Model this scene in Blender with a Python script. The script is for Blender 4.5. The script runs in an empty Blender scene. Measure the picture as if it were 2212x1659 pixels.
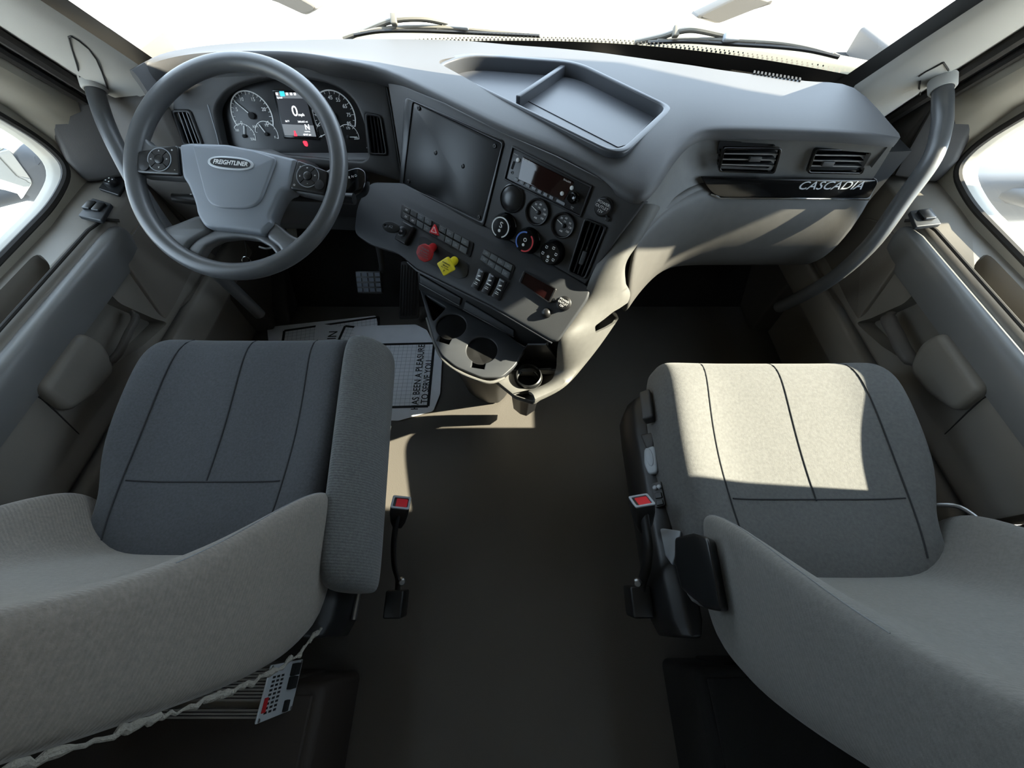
import bpy, bmesh, math, random
from mathutils import Vector, Matrix
from mathutils.bvhtree import BVHTree
random.seed(7)
scn = bpy.context.scene
COL = scn.collection

# ---------------------------------------------------------------- camera, sky, sun, exposure
H = 1.25                                   # eye height over the cab floor; "rel" heights below are counted from it
PITCH = math.radians(58.5)                 # the camera looks down by this much, straight ahead over the aisle
FPX = 831.0                                # focal length in pixels of a 2212 x 1659 frame
cam_d = bpy.data.cameras.new('camera')
cam_d.sensor_width = 36.0
cam_d.lens = 36.0 * FPX / 2212.0
cam_d.clip_start = 0.01
cam = bpy.data.objects.new('camera', cam_d)
COL.objects.link(cam)
cam.location = (0, 0, H)
cam.rotation_euler = (math.radians(90) - PITCH, 0, 0)
scn.camera = cam

world = bpy.data.worlds.new('sky')
scn.world = world
world.use_nodes = True
bg = world.node_tree.nodes['Background']
bg.inputs[0].default_value = (0.68, 0.83, 1.0, 1)
bg.inputs[1].default_value = 1.35

sun_d = bpy.data.lights.new('sun', 'SUN')
sun_d.energy = 7.5
sun_d.angle = math.radians(0.6)
sun_d.color = (1.0, 0.90, 0.70)
sun = bpy.data.objects.new('sun', sun_d)
COL.objects.link(sun)
SUN_DIR = Vector((-1.0, 0.065, -0.695))    # low morning sun through the passenger window
sun.rotation_euler = SUN_DIR.to_track_quat('-Z', 'Y').to_euler()
sun.location = (4, -0.4, 4)

scn.view_settings.view_transform = 'Standard'
scn.view_settings.look = 'None'
scn.view_settings.gamma = 1.0
scn.view_settings.use_curve_mapping = False
scn.view_settings.exposure = 2.28
scn.cycles.max_bounces = 8
scn.cycles.transparent_max_bounces = 12

# ---------------------------------------------------------------- measuring: sight lines and frames on the real surfaces
SP, CP = math.sin(PITCH), math.cos(PITCH)
EYE = Vector((0, 0, H))
def ray(u, v):
    a, b = u - 1106.0, 829.5 - v
    return Vector((a, FPX*CP + b*SP, -FPX*SP + b*CP))
def P(u, v, x=None, y=None, z=None):
    d = ray(u, v)
    t = x/d.x if x is not None else (y/d.y if y is not None else z/d.z)
    return EYE + d*t
def V(x, y, zr): return Vector((x, y, H + zr))

class Fr:
    """a flat frame: origin, right ex, up ey, outward normal ez"""
    def __init__(s, o, n, ex=None, up=(0, 0, 1)):
        s.o = Vector(o); s.ez = Vector(n).normalized()
        if ex is not None:
            ex = Vector(ex); s.ex = (ex - s.ez*ex.dot(s.ez)).normalized()
            s.ey = s.ez.cross(s.ex)
        else:
            up = Vector(up); s.ey = (up - s.ez*up.dot(s.ez)).normalized()
            s.ex = s.ey.cross(s.ez)
    def w(s, x, y, z=0.0): return s.o + s.ex*x + s.ey*y + s.ez*z
    def hit(s, u, v, lift=0.0):
        d = ray(u, v); t = (s.o + s.ez*lift - EYE).dot(s.ez)/d.dot(s.ez)
        q = EYE + d*t - s.o
        return (q.dot(s.ex), q.dot(s.ey))
    def poly(s, pts, lift=0.0): return [s.hit(u, v, lift) for u, v in pts]
    def at(s, x, y, z=0.0, rot=0.0):
        c, n = math.cos(rot), math.sin(rot)
        return Fr(s.w(x, y, z), s.ez, ex=s.ex*c + s.ey*n)
    def up(s, z): return Fr(s.w(0, 0, z), s.ez, ex=s.ex)
    def mat(s):
        m = Matrix((s.ex, s.ey, s.ez)).transposed().to_4x4(); m.translation = s.o
        return m

# ---------------------------------------------------------------- materials
def C(r, g, b):
    f = lambda c: (c/255/12.92) if c/255 <= 0.04045 else ((c/255 + 0.055)/1.055)**2.4
    return (f(r), f(g), f(b), 1)
def material(name, col, rough=0.6, metal=0.0, bump=None, vary=None, emit=0.0, spec=0.5, sheen=0.0, rib=None):
    m = bpy.data.materials.new(name); m.use_nodes = True
    nt = m.node_tree; b = nt.nodes['Principled BSDF']
    b.inputs['Base Color'].default_value = col
    b.inputs['Roughness'].default_value = rough
    b.inputs['Metallic'].default_value = metal
    b.inputs['Specular IOR Level'].default_value = spec
    if sheen:
        b.inputs['Sheen Weight'].default_value = sheen
        b.inputs['Sheen Roughness'].default_value = 0.5
    if emit:
        b.inputs['Emission Color'].default_value = col
        b.inputs['Emission Strength'].default_value = emit
    tc = nt.nodes.new('ShaderNodeTexCoord') if (bump or vary or rib) else None
    height = None
    if bump:
        n = nt.nodes.new('ShaderNodeTexNoise'); n.inputs['Scale'].default_value = bump[0]; n.inputs['Detail'].default_value = 3
        nt.links.new(tc.outputs['Object'], n.inputs['Vector']); height = n.outputs['Fac']
        if rib:
            w = nt.nodes.new('ShaderNodeTexWave'); w.wave_type = 'BANDS'; w.bands_direction = rib[2]
            w.inputs['Scale'].default_value = rib[0]; w.inputs['Distortion'].default_value = 0.6
            w.inputs['Detail Scale'].default_value = 4
            nt.links.new(tc.outputs['Object'], w.inputs['Vector'])
            mx = nt.nodes.new('ShaderNodeMath'); mx.operation = 'MULTIPLY_ADD'; mx.inputs[1].default_value = rib[1]
            nt.links.new(w.outputs['Fac'], mx.inputs[0]); nt.links.new(height, mx.inputs[2]); height = mx.outputs[0]
        bp = nt.nodes.new('ShaderNodeBump'); bp.inputs['Strength'].default_value = bump[1]; bp.inputs['Distance'].default_value = bump[2] if len(bump) > 2 else 0.001
        nt.links.new(height, bp.inputs['Height']); nt.links.new(bp.outputs['Normal'], b.inputs['Normal'])
    if vary:
        n = nt.nodes.new('ShaderNodeTexNoise'); n.inputs['Scale'].default_value = vary[0]; n.inputs['Detail'].default_value = 6
        nt.links.new(tc.outputs['Object'], n.inputs['Vector'])
        r = nt.nodes.new('ShaderNodeValToRGB')
        r.color_ramp.elements[0].position = 0.3; r.color_ramp.elements[1].position = 0.7
        r.color_ramp.elements[0].color = tuple(c*(1 - vary[1]) for c in col[:3]) + (1,)
        r.color_ramp.elements[1].color = tuple(min(1, c*(1 + vary[1])) for c in col[:3]) + (1,)
        nt.links.new(n.outputs['Fac'], r.inputs['Fac']); nt.links.new(r.outputs['Color'], b.inputs['Base Color'])
    return m
def glass_material(name, tint, fres=1.25):
    m = bpy.data.materials.new(name); m.use_nodes = True
    nt = m.node_tree; nt.nodes.clear()
    out = nt.nodes.new('ShaderNodeOutputMaterial'); mix = nt.nodes.new('ShaderNodeMixShader')
    tr = nt.nodes.new('ShaderNodeBsdfTransparent'); tr.inputs[0].default_value = tint
    gl = nt.nodes.new('ShaderNodeBsdfGlossy'); gl.inputs['Roughness'].default_value = 0.01
    lw = nt.nodes.new('ShaderNodeLayerWeight'); lw.inputs['Blend'].default_value = 0.5
    pw = nt.nodes.new('ShaderNodeMath'); pw.operation = 'POWER'; pw.inputs[1].default_value = 5.0
    fr = nt.nodes.new('ShaderNodeMath'); fr.operation = 'MULTIPLY_ADD'; fr.inputs[1].default_value = 0.8; fr.inputs[2].default_value = 0.03
    nt.links.new(lw.outputs['Facing'], pw.inputs[0]); nt.links.new(pw.outputs[0], fr.inputs[0])
    nt.links.new(fr.outputs[0], mix.inputs[0]); nt.links.new(tr.outputs[0], mix.inputs[1]); nt.links.new(gl.outputs[0], mix.inputs[2])
    nt.links.new(mix.outputs[0], out.inputs[0])
    return m
M = {}
M['pad'] = material('soft_grey_plastic', C(68, 68, 69), 0.6, bump=(900, 0.25, 0.0006), vary=(3, 0.05))
M['tray'] = material('smooth_grey_plastic', C(64, 66, 70), 0.36, bump=(600, 0.1, 0.0004))
M['fascia'] = material('dark_grey_plastic', C(50, 50, 50), 0.5, bump=(900, 0.25, 0.0005))
M['lower'] = material('slate_plastic', C(48, 50, 53), 0.5, bump=(900, 0.25, 0.0005))
M['side'] = material('warm_grey_plastic', C(94, 93, 90), 0.55, bump=(800, 0.25, 0.0006), vary=(60, 0.06))
M['glove'] = material('glove_grey_plastic', C(78, 76, 73), 0.55, bump=(800, 0.3, 0.0006), vary=(40, 0.06))
M['black'] = material('black_plastic', C(20, 20, 21), 0.42, bump=(700, 0.15, 0.0004))
M['matte'] = material('matte_black', C(11, 11, 11), 0.8)
M['gloss'] = material('gloss_black', C(9, 9, 10), 0.12)
M['lens'] = material('cluster_black', C(14, 14, 15), 0.35)
M['bezel'] = material('satin_black', C(26, 27, 28), 0.3)
M['pillar'] = material('pillar_grey', C(172, 170, 164), 0.7, bump=(700, 0.2, 0.0005))
M['door'] = material('door_taupe', C(118, 113, 105), 0.5, bump=(800, 0.3, 0.0006), vary=(8, 0.05))
M['doordark'] = material('door_dark', C(80, 76, 72), 0.6, bump=(800, 0.3, 0.0006))
M['corner'] = material('corner_dark', C(54, 51, 48), 0.6, bump=(800, 0.3, 0.0006))
M['mback'] = material('mirror_back', C(70, 66, 60), 0.6)
M['rail'] = material('armrest_grey', C(108, 108, 107), 0.36, bump=(800, 0.2, 0.0004))
M['tread'] = material('pedal_tread', C(70, 74, 82), 0.4, metal=0.4)
M['vinyl'] = material('door_vinyl', C(112, 106, 98), 0.5, bump=(260, 0.35, 0.001))
M['seal'] = material('rubber_seal', C(38, 35, 32), 0.7, bump=(300, 0.2, 0.0006))
M['frame'] = material('door_frame_paint', C(146, 140, 128), 0.5, vary=(5, 0.1))
M['wheel'] = material('wheel_rubber', C(80, 81, 82), 0.36, bump=(1200, 0.2, 0.0004))
M['hub'] = material('wheel_pad', C(122, 127, 134), 0.44, bump=(1200, 0.25, 0.0004))
M['chrome'] = material('chrome', C(200, 202, 205), 0.16, metal=1.0)
M['silver'] = material('satin_silver', C(196, 200, 204), 0.35, metal=0.3)
M['vent'] = material('vent_slat_grey', C(120, 118, 116), 0.4)
M['steel'] = material('brushed_steel', C(150, 150, 150), 0.35, metal=1.0)
M['white'] = material('white_print', C(225, 225, 222), 0.6)
M['ink'] = material('black_print', C(16, 16, 18), 0.6)
M['grey'] = material('grey_print', C(130, 134, 138), 0.6)
M['red'] = material('red_plastic', C(206, 44, 52), 0.35)
M['dred'] = material('dark_red_plastic', C(170, 32, 36), 0.4)
M['yellow'] = material('yellow_plastic', C(232, 212, 40), 0.4)
M['blue'] = material('blue_print', C(70, 110, 190), 0.5)
M['key'] = material('switch_key_grey', C(78, 82, 84), 0.4)
M['lever'] = material('lever_grey_plastic', C(150, 156, 162), 0.45)
M['floor'] = material('floor_rubber', C(80, 76, 71), 0.5, bump=(420, 0.5, 0.0012), vary=(1.6, 0.12))
M['foot'] = material('carpet_black', C(20, 19, 18), 0.95, bump=(500, 0.6, 0.002))
M['wall'] = material('wall_trim', C(120, 116, 108), 0.8, bump=(300, 0.3, 0.001))
M['head'] = material('headliner', C(160, 156, 148), 0.9, bump=(300, 0.3, 0.001))
M['cabinet'] = material('cabinet_brown', C(46, 39, 34), 0.7, bump=(300, 0.4, 0.001))
M['cush'] = material('cushion_charcoal', C(64, 66, 69), 0.9, bump=(650, 0.55, 0.0012), vary=(220, 0.18), sheen=0.15)
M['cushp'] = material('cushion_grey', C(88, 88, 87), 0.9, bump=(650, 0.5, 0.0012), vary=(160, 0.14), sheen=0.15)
M['band'] = material('cushion_side_knit', C(92, 93, 92), 0.95, bump=(500, 0.5, 0.0014), rib=(60, 0.5, 'Y'), vary=(200, 0.2), sheen=0.2)
M['back'] = material('backrest_fabric', C(122, 115, 106), 0.95, bump=(500, 0.5, 0.0014), rib=(60, 0.5, 'Z'), vary=(180, 0.14), sheen=0.2)
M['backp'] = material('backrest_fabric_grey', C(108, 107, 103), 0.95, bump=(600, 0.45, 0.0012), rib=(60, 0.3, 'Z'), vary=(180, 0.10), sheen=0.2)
M['seam'] = material('seam_thread', C(44, 45, 47), 0.95)
M['thread'] = material('pale_thread', C(128, 130, 132), 0.9)
M['fluff'] = material('frayed_fleece', C(132, 128, 118), 1.0, bump=(220, 1.0, 0.004))
M['paper'] = material('paper', C(238, 240, 246), 0.85, vary=(14, 0.04))
M['line'] = material('grid_print', C(158, 162, 172), 0.85)
M['alu'] = material('cast_aluminium', C(128, 124, 117), 0.4, metal=0.2)
M['plate'] = material('label_plate', C(190, 194, 196), 0.4, metal=0.2)
M['mirror'] = material('mirror_glass', C(225, 228, 230), 0.02, metal=1.0)
M['mhouse'] = material('mirror_housing', C(92, 94, 98), 0.55)
M['hood'] = material('white_paint', C(232, 230, 222), 0.35)
M['cowl'] = material('cowl_plastic', C(120, 118, 104), 0.6)
M['wiper'] = material('wiper_plastic', C(96, 94, 88), 0.5)
M['ground'] = material('pale_concrete', C(190, 186, 178), 0.9, vary=(1, 0.08))
M['frit'] = material('glass_frit', C(22, 20, 18), 0.6)
M['screen'] = material('screen_dark', C(44, 46, 50), 0.25, emit=0.15)
M['screenlit'] = material('screen_white', C(235, 238, 240), 0.4, emit=0.35)
M['screengrey'] = material('screen_grey', C(120, 122, 124), 0.4, emit=0.12)
M['screencyan'] = material('screen_cyan', C(50, 180, 205), 0.4, emit=0.3)
M['redlamp'] = material('red_telltale', C(235, 40, 60), 0.4, emit=0.5)
M['radio'] = material('radio_face', C(30, 31, 33), 0.35)
M['rdisp'] = material('radio_display', C(30, 12, 12), 0.06)
M['glass'] = glass_material('window_glass', (0.95, 0.97, 0.97, 1))

# ---------------------------------------------------------------- builders
WL = {}                                                    # world location of every object made here
def link(ob, parent=None, loc=Vector((0, 0, 0))):
    COL.objects.link(ob); ob.parent = parent
    ob.location = loc - (WL[parent.name] if parent else Vector((0, 0, 0)))
    WL[ob.name] = Vector(loc)
    return ob
def tag(o, label=None, cat=None, group=None, kind=None):
    if label: o['label'] = label
    if cat: o['category'] = cat
    if group: o['group'] = group
    if kind: o['kind'] = kind
    return o
def thing(name, loc, label, cat, group=None, kind=None):
    e = bpy.data.objects.new(name, None); e.empty_display_size = 0.02
    link(e, None, Vector(loc))
    return tag(e, label, cat, group, kind)
def put(name, me, mat, parent=None, smooth=True, angle=40):
    """link a mesh given in world coordinates as one object with its origin at its middle"""
    vs = [v.co for v in me.vertices]
    lo = Vector([min(v[i] for v in vs) for i in range(3)]); hi = Vector([max(v[i] for v in vs) for i in range(3)])
    c = (lo + hi)/2
    me.transform(Matrix.Translation(-c)); me.name = name
    me.materials.clear()
    for mm in (mat if isinstance(mat, (list, tuple)) else [mat]): me.materials.append(mm)
    if smooth:
        me.shade_smooth()
        me.set_sharp_from_angle(angle=math.radians(angle))
    ob = bpy.data.objects.new(name, me)
    return link(ob, parent, c)
def raw(verts, faces):
    me = bpy.data.meshes.new('m'); me.from_pydata([tuple(v) for v in verts], [], faces); me.update()
    bm = bmesh.new(); bm.from_mesh(me); bmesh.ops.recalc_face_normals(bm, faces=bm.faces); bm.to_mesh(me); bm.free()
    return me
def baked(me, mods):
    """apply modifiers (subdivision, bevel, boolean) to a mesh"""
    ob = bpy.data.objects.new('tmp', me); COL.objects.link(ob)
    for typ, kw in mods:
        md = ob.modifiers.new(typ, typ)
        for k, v in kw.items(): setattr(md, k, v)
    dg = bpy.context.evaluated_depsgraph_get(); dg.update()
    out = bpy.data.meshes.new_from_object(ob.evaluated_get(dg))
    bpy.data.objects.remove(ob)
    return out
def sub(me, n=2): return baked(me, [('SUBSURF', dict(levels=n, render_levels=n))])
def bev(me, w, seg=3, ang=30): return baked(me, [('BEVEL', dict(width=w, segments=seg, limit_method='ANGLE', angle_limit=math.radians(ang)))])
def grid_faces(nu, nv, cu=False, cv=False):
    f = []
    for i in range(nu if cu else nu - 1):
        for j in range(nv if cv else nv - 1):
            a, b = i*nv + j, ((i + 1) % nu)*nv + j
            c, d = ((i + 1) % nu)*nv + (j + 1) % nv, i*nv + (j + 1) % nv
            f.append((a, b, c, d))
    return f
def loft(rings, cap=True, closed=True):
    n = len(rings[0]); vs = [p for r in rings for p in r]
    f = grid_faces(len(rings), n, False, closed)
    if cap:
        f.append(tuple(range(n))); f.append(tuple((len(rings) - 1)*n + k for k in range(n)))
    return raw(vs, f)
def sheet(rows): return raw([p for r in rows for p in r], grid_faces(len(rows), len(rows[0])))
def spline(pts, n=8, closed=False):
    """Catmull-Rom through the points"""
    pts = [Vector(p) for p in pts]; m = len(pts); out = []
    for i in range(m if closed else m - 1):
        if closed: a, b, c, d = pts[i - 1], pts[i], pts[(i + 1) % m], pts[(i + 2) % m]
        else: a, b, c, d = pts[max(i - 1, 0)], pts[i], pts[i + 1], pts[min(i + 2, m - 1)]
        for k in range(n):
            t = k/n
            out.append(0.5*((2*b) + (c - a)*t + (2*a - 5*b + 4*c - d)*t*t + (3*b - a - 3*c + d)*t**3))
    if not closed: out.append(pts[-1])
    return out
def tube_mesh(path, r, seg=12, closed=False, flat=1.0):
    path = [Vector(p) for p in path]; n = len(path); rings = []; prev = None
    for i, p in enumerate(path):
        if closed: t = path[(i + 1) % n] - path[i - 1]
        else: t = path[min(i + 1, n - 1)] - path[max(i - 1, 0)]
        t.normalize()
        if prev is None: a = t.orthogonal().normalized()
        else: a = (prev - t*prev.dot(t)).normalized()
        prev = a; b = t.cross(a)
        rr = r[i] if isinstance(r, (list, tuple)) else r
        rings.append([p + a*(rr*math.cos(q)) + b*(rr*flat*math.sin(q)) for q in [2*math.pi*k/seg for k in range(seg)]])
    vs = [q for ring in rings for q in ring]
    f = grid_faces(n, seg, closed, True)
    if not closed: f += [tuple(range(seg)), tuple((n - 1)*seg + k for k in range(seg))]
    return raw(vs, f)
def tube(name, path, r, mat, parent=None, seg=12, closed=False, flat=1.0): return put(name, tube_mesh(path, r, seg, closed, flat), mat, parent)
def lathe_mesh(fr, prof, seg=40, cap=True):
    """profile of (radius, height) about the frame's normal"""
    rings = [[fr.w(r*math.cos(q), r*math.sin(q), z) for q in [2*math.pi*k/seg for k in range(seg)]] for r, z in prof]
    return loft(rings, cap)
def lathe(name, fr, prof, mat, parent=None, seg=40, angle=40): return put(name, lathe_mesh(fr, prof, seg), mat, parent, angle=angle)
def rnd(pts, r, n=4):
    """round the corners of a flat outline"""
    pts = [Vector((p[0], p[1])) for p in pts]; m = len(pts); out = []
    for i in range(m):
        p, a, b = pts[i], pts[i - 1], pts[(i + 1) % m]
        rr = r[i] if isinstance(r, (list, tuple)) else r
        da, db = (a - p), (b - p)
        ra = min(rr, da.length*0.49); rb = min(rr, db.length*0.49)
        if rr <= 0: out.append((p.x, p.y)); continue
        s, e = p + da.normalized()*ra, p + db.normalized()*rb
        for k in range(n + 1):
            t = k/n; q = s*(1 - t)**2 + p*(2*t*(1 - t)) + e*t*t
            out.append((q.x, q.y))
    return out
def circ(cx, cy, r, n=40, ry=None): return [(cx + r*math.cos(2*math.pi*k/n), cy + (ry or r)*math.sin(2*math.pi*k/n)) for k in range(n)]
def rect(cx, cy, w, h, r=0.0):
    p = [(cx - w/2, cy - h/2), (cx + w/2, cy - h/2), (cx + w/2, cy + h/2), (cx - w/2, cy + h/2)]
    return rnd(p, r) if r else p
def grow(pts, d):
    """push an outline outward by d (inward when negative)"""
    pts = [Vector((p[0], p[1])) for p in pts]; n = len(pts)
    area = sum(pts[i - 1].x*pts[i].y - pts[i].x*pts[i - 1].y for i in range(n)); s = 1 if area > 0 else -1
    out = []
    for i in range(n):
        a = (pts[i] - pts[i - 1]).normalized(); b = (pts[(i + 1) % n] - pts[i]).normalized()
        na, nb = Vector((a.y, -a.x))*s, Vector((b.y, -b.x))*s
        m = (na + nb); m = m/max(m.length_squared, 0.3)*2
        q = pts[i] + m*d; out.append((q.x, q.y))
    return out
def inset(pts, k, c=None):
    cx = sum(p[0] for p in pts)/len(pts); cy = sum(p[1] for p in pts)/len(pts)
    return [(cx + (p[0] - cx)*k, cy + (p[1] - cy)*k) for p in pts]
def plate_mesh(fr, outlines, z0, z1, bevel=0.0):
    """a plate with bevelled edges between heights z0 and z1; outlines after the first are holes"""
    cu = bpy.data.curves.new('c', 'CURVE'); cu.dimensions = '2D'; cu.fill_mode = 'BOTH'
    for o in outlines:
        sp = cu.splines.new('POLY'); sp.points.add(len(o) - 1); sp.use_cyclic_u = True
        for q, p in zip(sp.points, o): q.co = (p[0], p[1], 0, 1)
    cu.extrude = max((z1 - z0)/2 - bevel, 0.00001)
    if bevel: cu.bevel_depth = bevel; cu.bevel_resolution = 2; cu.offset = -bevel
    ob = bpy.data.objects.new('c', cu)
    me = bpy.data.meshes.new_from_object(ob); bpy.data.objects.remove(ob); bpy.data.curves.remove(cu)
    me.transform(fr.mat() @ Matrix.Translation((0, 0, (z0 + z1)/2)))
    bm = bmesh.new(); bm.from_mesh(me); bmesh.ops.remove_doubles(bm, verts=bm.verts, dist=1e-6)
    bmesh.ops.recalc_face_normals(bm, faces=bm.faces); bm.to_mesh(me); bm.free()
    return me
def plate(name, fr, outlines, z0, z1, mat, parent=None, bevel=0.0, angle=35):
    return put(name, plate_mesh(fr, outlines, z0, z1, bevel), mat, parent, angle=angle)
def text_mesh(fr, s, size, x=0.0, y=0.0, z=0.0, align='CENTER', depth=0.0002, sx=1.0, shear=0.0, bold=0.0):
    cu = bpy.data.curves.new('t', 'FONT'); cu.body = s; cu.size = size; cu.align_x = align; cu.align_y = 'CENTER'
    cu.extrude = depth; cu.shear = shear; cu.offset = bold; cu.resolution_u = 3
    ob = bpy.data.objects.new('t', cu)
    me = bpy.data.meshes.new_from_object(ob); bpy.data.objects.remove(ob); bpy.data.curves.remove(cu)
    me.transform(fr.mat() @ Matrix.Translation((x, y, z)) @ Matrix.Diagonal((sx, 1, 1, 1)))
    return me
def join(meshes):
    bm = bmesh.new()
    for m in meshes: bm.from_mesh(m)
    me = bpy.data.meshes.new('j'); bm.to_mesh(me); bm.free()
    return me
def text(name, fr, s, size, mat, parent, **k):
    return put(name, text_mesh(fr, s, size, **k), mat, parent, smooth=False)
def box_mesh(fr, x0, x1, y0, y1, z0, z1, r=0.0, seg=3):
    vs = [fr.w(x, y, z) for z in (z0, z1) for x, y in ((x0, y0), (x1, y0), (x1, y1), (x0, y1))]
    me = raw(vs, [(0, 1, 2, 3), (4, 5, 6, 7), (0, 1, 5, 4), (1, 2, 6, 5), (2, 3, 7, 6), (3, 0, 4, 7)])
    return bev(me, r, seg) if r else me
WORLD = Fr((0, 0, 0), (0, 0, 1), ex=(1, 0, 0))
def box(name, lo, hi, mat, parent=None, r=0.0, fr=WORLD):
    return put(name, box_mesh(fr, lo[0], hi[0], lo[1], hi[1], lo[2], hi[2], r), mat, parent)
def ring_arc(fr, cx, cy, r0, r1, a0, a1, z0, z1, n=24):
    """a flat arc band from angle a0 to a1 (degrees)"""
    out = [(cx + r1*math.cos(q), cy + r1*math.sin(q)) for q in [math.radians(a0 + (a1 - a0)*k/n) for k in range(n + 1)]]
    inn = [(cx + r0*math.cos(q), cy + r0*math.sin(q)) for q in [math.radians(a1 + (a0 - a1)*k/n) for k in range(n + 1)]]
    return plate_mesh(fr, [out + inn], z0, z1)
def bar2(fr, p, q, w, z0, z1):
    """a straight flat bar on a frame between two local points"""
    p, q = Vector(p), Vector(q); d = (q - p).normalized(); n = Vector((-d.y, d.x))*w/2
    return plate_mesh(fr, [[tuple(p + n), tuple(p - n), tuple(q - n), tuple(q + n)]], z0, z1)
def dup(root, loc, **tags):
    """a copy of a thing with copies of its parts and sub-parts"""
    r = root.copy(); COL.objects.link(r); r.location = loc
    for k, v in tags.items(): r[k] = v
    for ch in list(root.children):
        c = ch.copy(); COL.objects.link(c); c.parent = r
        for g in ch.children:
            d = g.copy(); COL.objects.link(d); d.parent = c
    return r

# ================================================================ the setting: cab shell, doors, pillars, windows, outside
def sight(ob, pix, lift=0.0008):
    """points where the sight lines of some pixels land on an object already built"""
    off = WL[ob.name]
    bv = BVHTree.FromPolygons([v.co + off for v in ob.data.vertices], [tuple(p.vertices) for p in ob.data.polygons])
    out = []
    for u, v in pix:
        h = bv.ray_cast(EYE, ray(u, v).normalized())
        if h[0] is not None: out.append(h[0] - ray(u, v).normalized()*lift)
    return out
def struct(ob, label): return tag(ob, label, kind='structure')
struct(box('floor', (-1.10, -1.30, -0.02), (1.10, 1.45, 0.0), M['floor']), 'dark rubber cab floor running between the two seats')
struct(box('floor_outside', (-40, -40, -1.40), (40, 40, -1.36), M['ground']), 'bright pale ground outside the cab')
struct(box('ceiling', (-1.13, -1.30, 2.02), (1.13, 0.75, 2.06), M['head']), 'pale headliner over the cab')
struct(box('wall_rear', (-1.13, -1.36, -0.02), (1.13, -1.30, 2.06), M['wall']), 'trimmed rear wall of the cab')
fw = loft([[V(x, 1.16, -1.25), V(x, 1.44, -1.25), V(x, 1.44, -0.46), V(x, 1.38, -0.46), V(x, 1.36, -0.90)] for x in (-1.08, 1.08)])
struct(put('wall_front', fw, M['foot'], smooth=False), 'black carpeted toe board and firewall under the dashboard')

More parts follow.
